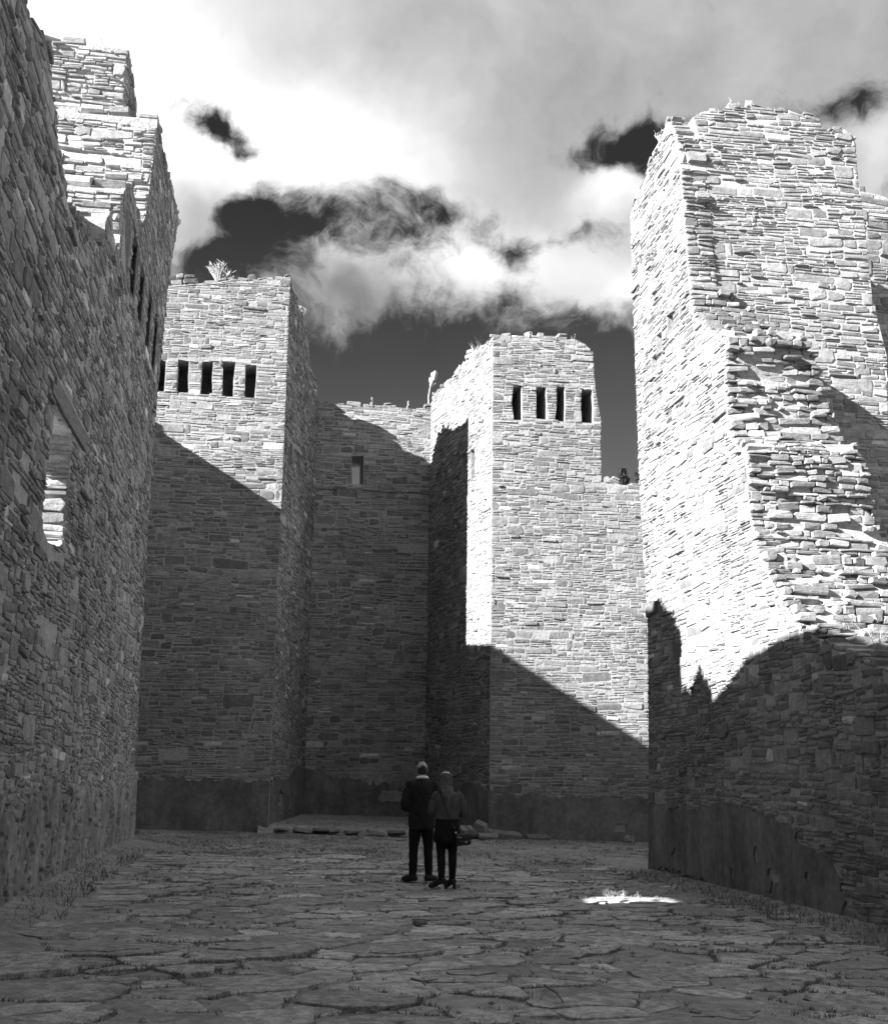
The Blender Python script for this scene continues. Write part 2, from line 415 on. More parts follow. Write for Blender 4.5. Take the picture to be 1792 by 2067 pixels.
def ragged(P, step=.35, amp=.05, keep=()):
    """roughen an outline"""
    out = []
    for i in range(len(P)):
        a, b = np.array(P[i], float), np.array(P[(i + 1) % len(P)], float); L = np.linalg.norm(b - a); n = max(1, int(L / step))
        out.append(tuple(a))
        if i in keep: continue
        for k in range(1, n):
            q = a + (b - a) * (k / n) + np.array([random.gauss(0, amp), random.gauss(0, amp)]); out.append(tuple(q))
    return out

# ------------------------------------------------------------------ the ground
def ground_z(x, y):
    s = np.where(y < 24, .037, np.where(y > 33, .018, .037 - .019 * (y - 24) / 9))
    xx = np.clip(x, -6, 12)
    return -s * (xx - 2.3)
def vnoise(x, y, seed=0):
    return (np.sin(1.3 * x + 2.1 * y + seed) + np.sin(2.9 * x - 1.7 * y + 2 * seed) + np.sin(5.3 * x + 4.1 * y + 3 * seed) * .5 + np.sin(-9.1 * x + 7.7 * y + seed) * .3 + np.sin(17 * x + 13 * y) * .15 + np.sin(-23 * x + 19 * y + seed) * .12)

# ------------------------------------------------------------------ the ruin
X3, Y3, Z3 = np.array([1., 0, 0]), np.array([0, 1., 0]), np.array([0, 0, 1.])
WALLS = []                                     # (root, Stones)
XR, YN, YB = 7.3, 33.5, 39.5
LV = np.array([.012, 0, 1.]); LN = np.array([1, 0, -.012]); LO = np.array([-2.4, 0, 0])
def Lp(u, v): q = on_plane(u, v, (1, 0, -.012), -2.4); return (q[1], q[2])
def Rp(u, v): q = on_plane(u, v, (1, 0, 0), XR); return (q[1], q[2])
def Np(u, v, y=YN): q = on_plane(u, v, (0, 1, 0), y); return (q[0], q[2])
def rect(a, b, c, d): return [(a, c), (b, c), (b, d), (a, d)]
def box(root, x0, x1, y0, y1, z0, z1, name='masonry_core'):
    return core(root, *prism([rect(x0, x1, z0, z1)], (0, y0, 0), X3, Z3, (0, y1 - y0, 0)), name=name)
def slot(a, b, c, d):                          # a narrow opening with worn edges
    j = lambda: random.gauss(0, .02)
    return [(a + j(), c), (b + j(), c + j()), (b + j(), (c + d) / 2), (b + j(), d + j()), (a + j(), d + j()), (a + j(), (c + d) / 2)]
def plaster_sheet(root, pts, O, U, V, N, th=.035, holes=(), name='plaster'):
    vs, F = prism([pts] + list(holes), np.array(O, float) + np.array(N) * th, U, V, -np.array(N, float) * (th + .02))
    base = np.array(root.location)
    me = mesh_pyd(name, [np.array(v) - base for v in vs], F, M_PLASTER)
    bm = bmesh.new(); bm.from_mesh(me); bmesh.ops.recalc_face_normals(bm, faces=bm.faces); bm.to_mesh(me); bm.free()
    return link(name, me, root)
def inside(P, u, v):
    return any(a <= u <= b for a, b in crossings([P], v))

# ---- long nave wall on the left, with its broken tower
root = thing('nave_wall', (-3.1, 14, 0), 'tall shaded nave wall on the left with a window slit and a broken sunlit top', 'wall')
S = Stones(); WALLS.append((root, S))
near_top = [Lp(*p) for p in [(234, 531), (230, 510), (226, 440), (219, 432), (213, 445), (208, 500), (202, 523), (190, 500), (175, 470), (166, 457), (148, 465), (138, 415), (124, 355), (112, 255), (104, 158), (83, 94), (54, 32), (43, 0)]]
near = [(-9, -.6), (17.62, -.6)] + near_top + [(9.3, 8.3), (7, 8.9), (-9, 9.3)]
WY0, WY1, WZ0, WZ1 = 13.62, 15.15, 4.0, 5.74
win = [(WY0, WZ0 + .1), (WY0 + .5, WZ0), (WY1 - .3, WZ0 + .08), (WY1, WZ0 + .2), (WY1 + .03, 4.7), (WY1 - .02, WZ1), (WY0 + .2, WZ1 + .02), (WY0 - .02, 4.8)]
win_in = [(a, min(b, 5.47)) for a, b in win]
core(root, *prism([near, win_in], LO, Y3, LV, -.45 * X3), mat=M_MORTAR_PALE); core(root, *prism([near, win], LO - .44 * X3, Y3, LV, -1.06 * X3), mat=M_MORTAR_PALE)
core(root, *prism([[(-9, 7.6), (16.9, 7.6), (16.9, 8.9), (15.6, 9.2), (14.5, 9.65), (12.9, 9.85), (9, 10), (-9, 10)]], (-3.12, 0, 0), Y3, Z3, -.8 * X3))
far_pts = [Lp(*p) for p in [(360, 440), (350, 400), (335, 330), (318, 240), (316, 261), (308, 327), (300, 385), (294, 435), (286, 452), (276, 415), (266, 381), (250, 383), (246, 415), (243, 470), (238, 520)]]
towr = [(17.62, -.6), (26.63, -.6), (26.6, .25), (25.95, 3.05), (25.1, 6.86), (25.2, 9.37), (25.75, 11.72)] + far_pts + [(17.62, 8.69)]
sl_l = [slot(18.05, 19.0, 8.9, 9.9), slot(19.3, 20.2, 8.9, 10.05), slot(20.6, 21.5, 8.95, 10.05), slot(22.1, 23.05, 9.0, 10.15), slot(23.5, 24.4, 9.1, 10.2)]
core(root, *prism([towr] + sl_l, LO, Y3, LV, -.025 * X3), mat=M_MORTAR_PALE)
sl_w = [[(a + (0.0 if k < 3 else .45), b) for k, (a, b) in enumerate([(min(q[0] for q in P), P[0][1]), (min(q[0] for q in P), P[3][1]), (max(q[0] for q in P), P[3][1]), (max(q[0] for q in P), P[0][1])])] for P in sl_l]
sl_w = [[(P[0][0], P[0][1]), (P[2][0] + .27, P[0][1]), (P[2][0] + .27, P[1][1]), (P[0][0], P[1][1])] for P in sl_w]
core(root, *prism([towr] + sl_w, LO - .022 * X3, Y3, LV, -1.17 * X3))
core(root, *prism([towr], LO - 1.19 * X3, Y3, LV, -.85 * X3))
eroded = lambda y, z: z < 1.22 + .1 * math.sin(1.7 * y) + .06 * math.sin(4.1 * y)
lint = lambda y, z: 13.5 < y < 16.2 and 5.45 < z < 5.80
face_stones(S, LO, Y3, LV, LN, [[(8, -.2), (17.62, -.2)] + near_top + [(8, 8.5)], win_in], hgt=.092, lng=.27, skip=lambda y, z: eroded(y, z) or lint(y, z) or random.random() < .03, prot=.010, rough=1.4)
face_stones(S, LO, Y3, LV, LN, [towr] + sl_l, hgt=.092, lng=.28, skip=lambda y, z: eroded(y, z) or random.random() < .02, prot=.010, rough=1.3)
# sunlit broken ends of the tower and of the pier between the slits
P3 = lambda p: LO + Y3 * p[0] + LV * p[1]
fp = far_pts
for a, b in [(8, 7), (7, 6), (6, 5), (5, 4), (4, 3), (14, 13), (13, 12), (12, 11)]:
    A, B = P3(fp[a]), P3(fp[b]); n = np.cross(-X3, B - A); n /= np.linalg.norm(n); n = n if n[1] < 0 else -n
    edge_face(S, A, B, -2.0 * X3, n, hgt=.085, lng=.27, rough=1.8, prot=.02)
A, B = P3(near_top[5]), P3(near_top[3]); edge_face(S, A, B, -1.4 * X3, -Y3, hgt=.1, lng=.3, rough=2)
for a, b in [(0, 1), (1, 2), (2, 3), (9, 10), (10, 11)]: cap_stones(S, P3(fp[a]), P3(fp[b]), -1.9 * X3, .1)
for a, b in zip(near_top[:-1], near_top[1:]):
    if abs(b[0] - a[0]) > abs(b[1] - a[1]): cap_stones(S, P3(a), P3(b), -1.4 * X3, .08)
# the higher back part of the tower head
core(root, *prism([[(22.8, 12.6), (25.3, 12.6), (25.4, 14.2), (25.1, 14.6), (24.2, 15.0), (22.8, 15.16)]], (-3.03, 0, 0), Y3, Z3, -1.7 * X3))
face_stones(S, (-3.03, 0, 0), Y3, Z3, X3, [[(22.8, 12.9), (25.3, 12.9), (25.4, 14.2), (25.1, 14.6), (24.2, 15.0), (22.8, 15.16)]], hgt=.12, lng=.3, prot=.03)
face_stones(S, (0, 22.8, 0), X3, Z3, -Y3, [[(-4.73, 12.7), (-3.03, 12.7), (-3.03, 15.16), (-4.73, 15.2)]], hgt=.1, lng=.3, rough=1.8, prot=.02)
cap_stones(S, (-4.7, 22.82, 15.16), (-3.05, 22.82, 15.16), .9 * Y3, .12)
# west arm of the transept behind it
box(root, -7.1, -5.6, 25.6, 35.5, -.6, 12.05); box(root, -6.0, -4.3, 24.9, 26.4, -.6, 11.9)
face_stones(S, (-5.6, 0, 0), Y3, Z3, X3, [rect(26.4, 33.5, 0, 12.0)], hgt=.18, lng=.6)
edge_face(S, LO + Y3 * WY1 + LV * 4.1, LO + Y3 * WY1 + LV * 5.52, -1.4 * X3, -Y3, hgt=.10, lng=.3, rough=1.5, prot=.015)
# lintel planks over the window slit
for (y0, y1, z0, dz, dx) in ((13.35, 16.0, 5.475, .12, .045), (13.6, 16.3, 5.61, .11, .03)):
    vs, F = prism([[(y0, z0), (y1, z0 + .03), (y1 + .04, z0 + dz + .02), (y0, z0 + dz)]], LO + dx * X3 + Z3 * 0, Y3, LV, -.45 * X3)
    me = mesh_pyd('lintel', [np.array(v) - np.array(root.location) for v in vs], F, M_WOOD); link('lintel', me, root)
# eroded plaster at its foot
def lattice(nx, ny, seed):
    r = np.random.default_rng(seed).random((nx + 2, ny + 2))
    def f(x, y):
        x = np.mod(x, nx); y = np.mod(y, ny); i = np.floor(x).astype(int); j = np.floor(y).astype(int); a = x - i; b = y - j
        a = a * a * (3 - 2 * a); b = b * b * (3 - 2 * b)
        return r[i, j] * (1 - a) * (1 - b) + r[i + 1, j] * a * (1 - b) + r[i, j + 1] * (1 - a) * b + r[i + 1, j + 1] * a * b
    return f
LAT = [lattice(97, 89, 100 + i) for i in range(5)]
def fbm(x, y, oct=4):
    s = 0; a = .5; t_ = 0
    for k in range(oct): s = s + a * LAT[k](x * 2 ** k + 13.7 * k, y * 2 ** k + 7.1 * k); t_ += a; a *= .55
    return s / t_
ys = np.concatenate([np.arange(-9, 9, .25), np.arange(9, 26.6, .018)]); zs = np.arange(-.35, 1.62, .02)
Yg, Zg = np.meshgrid(ys, zs, indexing='ij')
wp = 1.2 * (fbm(Yg * 5 + 60, Zg * 5) - .5); f1 = fbm(Yg * 8 + wp * 2.5, Zg * 5.0 + wp * 2); f2 = fbm(Yg * 2.0 + 40, Zg * 1.6 + 9); f3 = fbm(Yg * 30, Zg * 14, 3)
sm = lambda e0, e1, x: (lambda t_: t_ * t_ * (3 - 2 * t_))(np.clip((x - e0) / (e1 - e0), 0, 1))
dep = .06 + .06 * (f2 - .5) - .11 * sm(.52, .66, f1) * sm(.36, .52, f2 + .1) + .035 * (f3 - .5) + .03 * (f1 - .5)
edge = 1.30 + .10 * np.sin(1.7 * Yg) + .06 * np.sin(4.1 * Yg) + .35 * (fbm(Yg * 3, Zg * 3 + 5) - .5)
dep = dep - .14 * sm(-.03, .05, Zg - edge) - .04 * sm(.25, -.25, Zg - .1) * f2
Vg = LO[None, None] + Yg[..., None] * Y3 + Zg[..., None] * LV + dep[..., None] * LN - np.array(root.location)
n1, n2 = Yg.shape; idx = np.arange(n1 * n2).reshape(n1, n2)
q = np.stack([idx[:-1, :-1], idx[1:, :-1], idx[1:, 1:], idx[:-1, 1:]], -1).reshape(-1, 4)
link('plaster', mesh_from('plaster', Vg.reshape(-1, 3), q.ravel(), np.arange(0, q.size, 4), M_PLASTER_PALE, None, True), root)

# ---- left of the sanctuary: front with five slits, side wall going back
root = thing('sanctuary_tower', (-1.5, 34, 0), 'sanctuary tower with five dark slits, half in diagonal shadow, left of the end wall', 'tower')
S = Stones(); WALLS.append((root, S))
O = np.array([0, YN, 0])
topL = [Np(*p) for p in [(583, 562), (572, 566), (540, 562), (500, 568), (470, 563), (440, 569), (400, 572), (345, 576)]]
topL[0] = (.37, topL[0][1])
fr = [(-5.7, -.6), (.37, -.6)] + topL + [(-3.6, 14.4), (-5.7, 13.6)]
slits = [slot(-.74, -.44, 11.47, 12.44), slot(-1.36, -1.03, 11.47, 12.47), slot(-1.9, -1.6, 11.5, 12.45), slot(-2.53, -2.25, 11.52, 12.42), slot(-3.12, -2.88, 11.5, 12.4)]
core(root, *prism([fr] + slits, O, X3, Z3, 1.2 * Y3)); core(root, *prism([fr], O + 1.19 * Y3, X3, Z3, .7 * Y3))
pl = [(-5.6, -.4)] + [(.35, -.4), (.36, 1.30)] + [(x, 1.33 + .05 * math.sin(9 * x) + random.gauss(0, .03)) for x in np.arange(.1, -5.6, -.08)] + [(-5.6, 1.4)]
plaster_sheet(root, pl, O, X3, Z3, -Y3)
face_stones(S, O, X3, Z3, -Y3, [[(-3.9, .9), (.37, .9)] + topL + [(-3.9, 14.4)]] + slits, hgt=.092, lng=.31, skip=lambda u, v: v < 1.33 + .05 * math.sin(9 * u), prot=.006, rough=1.0)
for a, b in zip(topL[:-1], topL[1:]): cap_stones(S, O + X3 * b[0] + Z3 * b[1], O + X3 * a[0] + Z3 * a[1], 1.3 * Y3, .05)
A = np.array([.37, YN + .02, 0]); B = np.array([1.46, YB, 0]); U = (B - A) / np.linalg.norm(B - A); Nn = np.array([U[1], -U[0], 0]); LL = np.linalg.norm(B - A)
def side_uv(u, v): q = on_plane(u, v, Nn, Nn @ A); return (float((q - A) @ U), q[2])
tops = [side_uv(*p) for p in [(648, 812), (636, 790), (625, 740), (621, 665), (612, 640), (600, 612), (584, 563)]]
tops[0] = (LL, tops[0][1]); tops[-1] = (0, tops[-1][1])
sd = [(0, -.6), (LL, -.6)] + tops
sk = [[side_uv(*p) for p in P] for P in ([(582, 890), (590, 897), (590, 940), (582, 936)], [(598, 908), (606, 916), (606, 958), (598, 952)])]
core(root, *prism([sd] + sk, A, U, Z3, -.66 * Nn)); core(root, *prism([[(2.2, -.6), (LL - .05, -.6), (LL - .05, 12), (2.2, 12)]], A - .6 * Nn, U, Z3, -.9 * Nn))
pl = ragged([(.02, -.4), (LL, -.2), (LL, 1.62), (4.5, 1.75), (2.5, 1.3), (.02, 1.35)], .3, .04, keep=(0,))
hl = [ragged([(1.2, .45), (1.9, .5), (2.1, .95), (1.5, 1.1)], .15, .05), ragged([(3.0, .5), (3.6, .55), (3.5, 1.0)], .15, .05)]
plaster_sheet(root, pl, A, U, Z3, Nn, .03, hl)
hole_side = lambda u, v: (2.1 < u < 2.7 and 9.1 < v < 10.1) or (3.3 < u < 4.0 and 8.8 < v < 9.9)
face_stones(S, A, U, Z3, Nn, [[(0, .3), (LL, .3)] + tops] + sk, hgt=.092, lng=.27, skip=lambda u, v: (inside(pl, u, v) and not any(inside(h, u, v) for h in hl)), prot=.009, rough=1.3)
for a, b in zip(tops[:-1], tops[1:]): cap_stones(S, A + U * b[0] + Z3 * b[1], A + U * a[0] + Z3 * a[1], -.6 * Nn, .06)

# ---- end wall of the sanctuary
root = thing('sanctuary_end_wall', (3.3, YB + .8, 0), 'shaded sanctuary end wall with a single small window high up, cactus on its top', 'wall')
S = Stones(); WALLS.append((root, S)); O = np.array([0, YB, 0])
topB = [Np(*p, YB) for p in [(905, 829), (890, 828), (840, 826), (800, 822), (760, 824), (733, 823), (700, 820), (680, 822), (655, 813), (630, 806)]]
bw = [(.7, -.6), (6.4, -.6)] + topB
wn = slot(2.64, 2.99, 10.56, 11.5)
core(root, *prism([bw, wn], O, X3, Z3, 1.75 * Y3))
pl = [(1.2, -.3), (5.3, -.3), (5.3, 1.2)] + [(x, 1.30 + .08 * math.sin(3 * x) + random.gauss(0, .05)) for x in np.arange(5.0, 2.2, -.08)] + [(2.0, 1.55), (1.5, 1.66), (1.2, 1.66)]
hl = [ragged([(3.7, .75), (4.5, .7), (4.6, 1.0), (3.9, 1.1)], .15, .05)]
plaster_sheet(root, pl, O, X3, Z3, -Y3, .035, hl)
face_stones(S, O, X3, Z3, -Y3, [[(1.3, .3), (5.6, .3), (5.6, topB[1][1])] + topB[2:-2] + [(1.3, topB[-1][1])], wn], hgt=.095, lng=.32, skip=lambda u, v: inside(pl, u, v) and not inside(hl[0], u, v), prot=.007)
x = 1.5                                        # the jutting ledge course under the window
while x < 5.2:
    ln = .2 + .5 * random.random()
    if not 2.55 < x + ln / 2 < 3.1: S.add(O + X3 * (x + ln / 2) + Z3 * (10.42 + .05 * math.sin(2 * x) - .06 * (x > 3.4) + random.gauss(0, .015)), X3, Z3, -Y3, ln - .02, .09, .05 + .09 * random.random(), .05)
    x += ln
for a, b in zip(topB[1:-2], topB[2:-1]): cap_stones(S, O + X3 * b[0] + Z3 * b[1], O + X3 * a[0] + Z3 * a[1], 1.6 * Y3, .06)

# ---- right of the sanctuary: front with four slits, side wall going back
root = thing('sanctuary_tower', (8, 34, 0), 'sunlit sanctuary tower with four dark slits, right of the end wall', 'tower')
S = Stones(); WALLS.append((root, S)); O = np.array([0, YN, 0])
topR = [Np(*p) for p in [(1330, 990), (1290, 983), (1250, 978), (1230, 970), (1214, 974), (1212, 900), (1213, 850), (1204, 800), (1199, 760), (1197, 712), (1182, 696), (1162, 688), (1120, 686), (1060, 680), (1030, 676), (1002, 685)]]
topR[-1] = (6.08, topR[-1][1])
fr = [(6.08, -.6), (14, -.6), (14, 9.3)] + topR
slits = [slot(6.65, 6.92, 11.25, 12.28), slot(7.34, 7.6, 11.33, 12.27), slot(7.9, 8.16, 11.3, 12.3), slot(8.63, 8.95, 11.28, 12.28)]
core(root, *prism([fr] + slits, O, X3, Z3, 1.2 * Y3)); core(root, *prism([[(6.6, -.6)] + fr[1:-3] + [(6.9, 13.6), (6.6, 13.3)]], O + 1.19 * Y3, X3, Z3, .6 * Y3))
pl = [(6.1, -.8), (13, -.8), (13, .95)] + [(x, 1.02 - .02 * (x - 8) + .04 * math.sin(7 * x) + random.gauss(0, .03)) for x in np.arange(12.5, 6.2, -.08)] + [(6.1, 1.15)]
hl = [ragged([(9.4, .12), (9.75, .12), (9.75, .3), (9.45, .32)], .1, .02)]
plaster_sheet(root, pl, O, X3, Z3, -Y3, .035, hl)
face_stones(S, O, X3, Z3, -Y3, [[(6.08, .6), (11.4, .6), (11.4, 9.3)] + topR[1:]] + slits, hgt=.092, lng=.30, skip=lambda u, v: inside(pl, u, v), prot=.006, rough=1.0)
for a, b in zip(topR[:-1], topR[1:]):
    if abs(a[0] - b[0]) > abs(a[1] - b[1]): cap_stones(S, O + X3 * b[0] + Z3 * b[1], O + X3 * a[0] + Z3 * a[1], 1.3 * Y3, .05)
A = np.array([6.08, YN + .02, 0]); B = np.array([5.15, YB, 0]); U = (B - A) / np.linalg.norm(B - A); Nn = np.array([-U[1], U[0], 0]); LL = np.linalg.norm(B - A)
tops = [side_uv(*p) for p in [(891, 828), (892, 792), (915, 765), (935, 735), (960, 708), (985, 692), (1001, 686)]]
tops[0] = (LL, tops[0][1]); tops[1] = (LL, tops[1][1]); tops[-1] = (0, tops[-1][1])
sd = [(0, -.6), (LL, -.6)] + tops[1:]
sk = [[side_uv(*p) for p in P] for P in ([(932, 914), (940, 910), (940, 962), (932, 966)], [(950, 906), (958, 902), (958, 966), (950, 970)])]
core(root, *prism([sd] + sk, A, U, Z3, -.46 * Nn)); core(root, *prism([[(2.2, -.6), (LL - .05, -.6), (LL - .05, 12), (2.2, 12)]], A - .4 * Nn, U, Z3, -1.1 * Nn))
pl = ragged([(.02, -.4), (LL, -.2), (LL, 1.45), (3.0, 1.35), (.02, 1.15)], .3, .03, keep=(0,))
plaster_sheet(root, pl, A, U, Z3, Nn, .03)
hole_side2 = lambda u, v: (1.2 < u < 1.75 and 8.6 < v < 10.3) or (2.3 < u < 2.9 and 8.4 < v < 10.0)
face_stones(S, A, U, Z3, Nn, [[(0, .3), (LL, .3)] + tops[1:]] + sk, hgt=.095, lng=.28, skip=lambda u, v: inside(pl, u, v), prot=.009, rough=1.3)
for a, b in zip(tops[1:-1], tops[2:]): cap_stones(S, A + U * b[0] + Z3 * b[1], A + U * a[0] + Z3 * a[1], -.45 * Nn, .06)

# ---- nave wall on the right: tall tower, raked broken end, low wall coming forward
root = thing('nave_wall', (8.3, 15, 0), 'sunlit nave wall on the right, a tall tower with a raked broken end dropping to a low wall', 'wall')
S = Stones(); WALLS.append((root, S)); O = np.array([XR, 0, 0])
tw_top = [Rp(*p) for p in [(1272, 440), (1290, 390), (1318, 320), (1340, 262), (1347, 245)]]
rake = [Rp(*p) for p in [(1354, 250), (1364, 275), (1372, 330), (1380, 450), (1388, 540), (1393, 600), (1400, 640), (1465, 690), (1462, 760), (1470, 880), (1505, 920), (1510, 1010), (1520, 1100), (1545, 1150), (1560, 1180), (1590, 1235), (1616, 1276), (1645, 1284), (1680, 1311), (1715, 1330), (1755, 1345), (1792, 1357)]]
inner = [(-9, -.7), (23.61, -.7), (23.4, 4.5), (23.75, 7.04)] + tw_top + rake + [(12, 2.5), (9, 2.4), (-9, 2.4)]
sock = [[(a - .2, b - .16), (a + .2, b - .2), (a + .19, b + .2), (a - .12, b + .19)] for a, b in (Rp(1377, 612), Rp(1353, 650), Rp(1331, 690), Rp(1321, 735))]
core(root, *prism([inner] + sock, O, Y3, Z3, .5 * X3))
YT = 20.58 - .12 * 9.95; FV = np.array([0, .12, 1.]); FN = np.array([0, -1., .12])      # front of the tower leans back a little
def Fp(u, v): q = on_plane(u, v, (0, 1, -.12), YT); return (q[0], q[2])
ft = [(7.78, 13.0)] + [Fp(*p) for p in [(1398, 236), (1420, 224), (1470, 219), (1520, 215), (1590, 228), (1655, 248), (1662, 264), (1700, 268), (1727, 290), (1729, 330), (1733, 370), (1745, 450), (1752, 530), (1760, 600), (1790, 720), (1792, 900)]] + [(11.1, -.7), (7.78, -.7)]
core(root, *prism([ft[::-1]], (0, YT, 0), X3, FV, 2.6 * Y3))
pw = [Np(*p, 24.6) for p in [(1732, 372), (1745, 376), (1750, 388), (1770, 392), (1800, 402), (1850, 430)]]
core(root, *prism([[(11.6, -.7), (18, -.7), (18, 13.4)] + pw[::-1] + [(11.6, 13.9)]], (0, 24.6, 0), X3, Z3, 1.5 * Y3))
face_stones(S, (0, 24.6, 0), X3, Z3, -Y3, [[(11.8, 7), (15.5, 7), (15.5, 13.6)] + pw[::-1]], hgt=.14, lng=.45)
rz = [p[1] for p in rake][::-1]; ry = [p[0] for p in rake][::-1]
def y_end(z): return float(np.interp(z, rz, ry))
def x_right(z): return float(np.interp(z, [3.4, 4.9, 5.1, 5.6, 6.4, 7.2, 7.8, 8.4, 9.5, 10.2], [9.7, 9.6, 9.45, 9.25, 9.2, 9.1, 8.95, 8.75, 8.3, 7.9]))
zs_ = np.arange(2.4, 10.2, .2); vs = []; F = []
for z in zs_:
    a, b = y_end(z) - .04, x_right(z) - .03
    vs += [np.array([7.5, a, z]), np.array([b, a, z]), np.array([b, 21.2, z]), np.array([7.5, 21.2, z])]
for i in range(len(zs_) - 1):
    for k in range(4): F.append((4 * i + k, 4 * i + (k + 1) % 4, 4 * i + 4 + (k + 1) % 4, 4 * i + 4 + k))
F.append((0, 3, 2, 1)); m = 4 * (len(zs_) - 1); F.append((m, m + 1, m + 2, m + 3))
core(root, vs, F, name='rubble_core')
box(root, 7.75, 9.5, -9, 20.9, -.7, 2.35)
vs, F = prism([[(-9, 2.4), (17.2, 2.4), (16.6, 3.35), (15.8, 3.3), (14, 2.95), (12, 2.8), (9, 2.65), (-9, 2.55)]], (7.7, 0, 0), Y3, Z3, 1.75 * X3); core(root, vs, F, name='rubble_core')
for a, b in zip(rake[:17], rake[1:18]):
    A, B = O + Y3 * a[0] + Z3 * a[1], O + Y3 * b[0] + Z3 * b[1]
    if np.linalg.norm(B - A) > .12:
        n = np.cross(X3, B - A); n /= np.linalg.norm(n); n = n if n[1] < 0 else -n
        edge_face(S, A, B, .52 * X3, n, hgt=.085, lng=.27, rough=1.8, prot=.025)
z = 3.0                                        # broken end: stones bedded across the thickness, some jutting far
while z < 10.1:
    h = clamp(random.gauss(.10, .035), .05, .2); x = XR - .02 + random.random() * .05; xe = x_right(z) + random.gauss(0, .04)
    while x < xe:
        ln = clamp(random.lognormvariate(math.log(.24), .45), .1, .55); ln = min(ln, xe - x + .04)
        yy = y_end(z) - .09 + .035 * math.sin(3 * x + 2 * z) + random.gauss(0, .03)
        if random.random() > .08:
            S.add(np.array([x + ln / 2, yy + .04, z + h / 2 + random.gauss(0, .012)]), X3 * math.cos(.1) + Y3 * .1 * random.gauss(0, 1), Z3, -Y3, ln * .97, h * .93, .02 + .10 * random.random() ** 3, .6, True)
        x += ln
    z += h
plast = [Rp(*p) for p in [(1312, 1770), (1312.5, 1625), (1340, 1633), (1363, 1639), (1380, 1632), (1399, 1638), (1425, 1630), (1453, 1621), (1480, 1622), (1507, 1630), (1530, 1640), (1543, 1650), (1560, 1648), (1575, 1661), (1595, 1664), (1611, 1680), (1607, 1692), (1619, 1706), (1640, 1712), (1651, 1724), (1668, 1730), (1680, 1742), (1690, 1765), (1701, 1776), (1700, 1800), (1710, 1820), (1702, 1850), (1690, 1868), (1660, 1850), (1600, 1829), (1560, 1822), (1520, 1806), (1480, 1797), (1440, 1782), (1400, 1768), (1370, 1760), (1340, 1750)]]
plast[0] = (23.58, -.2)
plast = ragged(plast, .1, .022, keep=(0,))
def px_hole(pts): return [Rp(*p) for p in pts]
hl = [px_hole([(1478, 1752), (1484, 1756), (1483, 1778), (1486, 1790), (1481, 1786), (1477, 1768)]), px_hole([(1553, 1756), (1560, 1752), (1566, 1764), (1575, 1766), (1577, 1780), (1566, 1786), (1560, 1806), (1556, 1804), (1560, 1780), (1552, 1768)]), px_hole([(1526, 1710), (1531, 1708), (1530, 1722), (1533, 1740), (1527, 1744), (1524, 1728)]), px_hole([(1358, 1726), (1366, 1708), (1366, 1722), (1360, 1738)]), px_hole([(1630, 1760), (1640, 1764), (1638, 1778), (1628, 1774)])]
plaster_sheet(root, plast, O, Y3, Z3, -X3, .032, hl)
face_stones(S, O, Y3, Z3, -X3, [[(10, -.6), (23.61, -.6), (23.4, 4.5), (23.75, 7.04)] + tw_top + rake + [(12, 2.5), (10, 2.42)]] + sock, hgt=.095, lng=.28, skip=lambda u, v: inside(plast, u, v), prot=.009, rough=1.3)
face_stones(S, (0, YT, 0), X3, FV, FN, [[(7.8, 5.5), (11.3, 5.5)] + ft[::-1][2:-1] + [(7.8, 13.0)]], hgt=.092, lng=.30, rough=1.2, prot=.010, skip=lambda u, v: u < x_right(v) - .35 and v < 9.6)
for a, b in zip(ft[1:10], ft[2:11]):
    if abs(a[0] - b[0]) > abs(a[1] - b[1]): cap_stones(S, (a[0], YT + .12 * a[1], a[1]), (b[0], YT + .12 * b[1], b[1]), 1.2 * Y3, .06)
for a, b in zip(tw_top[:-1], tw_top[1:]): cap_stones(S, O + Y3 * a[0] + Z3 * a[1], O + Y3 * b[0] + Z3 * b[1], .6 * X3, .08)
lw = rake[-5:] + [(12, 2.5), (9, 2.42)]
for a, b in zip(lw[:-1], lw[1:]): cap_stones(S, O + Y3 * b[0] + Z3 * b[1], O + Y3 * a[0] + Z3 * a[1], .5 * X3, .07, 1.0, .6)
for a, b in (((16.7, 3.34), (15.8, 3.29)), ((15.8, 3.29), (14, 2.96)), ((14, 2.96), (12, 2.81))): cap_stones(S, (7.85, b[0], b[1]), (7.85, a[0], a[1]), 1.5 * X3, .10, .8, .7)

# ---- unseen wall with a doorway, added behind the viewer to shade the nave
root = thing('added_shade_wall', (2.5, -8, 0), 'added unseen wall with a wide doorway behind the viewer, shading the nave', 'wall')
S = Stones(); WALLS.append((root, S))
ew = [(-4, -.6), (1.2, -.6), (1.2, 3.2), (3.8, 3.2), (3.8, -.6), (9.4, -.6), (9.4, 4.5), (8, 6.5), (5, 7.6), (1, 7.8), (-2, 8.6), (-4, 9)]
core(root, *prism([ew], (0, -7.2, 0), X3, Z3, -1.5 * Y3))
face_stones(S, (0, -7.2, 0), X3, Z3, Y3, [ew], hgt=.2, lng=.7)

# ---- all cores known: now the stones, nearest visible ones as pieces of their own
bv = []; bf = []
for vs, F in CORES:
    o = len(bv); bv += [tuple(v) for v in vs]; bf += [tuple(i + o for i in f) for f in F]
BVH = BVHTree.FromPolygons(bv, bf)
for i, (root, S) in enumerate(WALLS): S.build(root, 'stone', M_STONE_PALE if i == 0 else M_STONE, BVH)

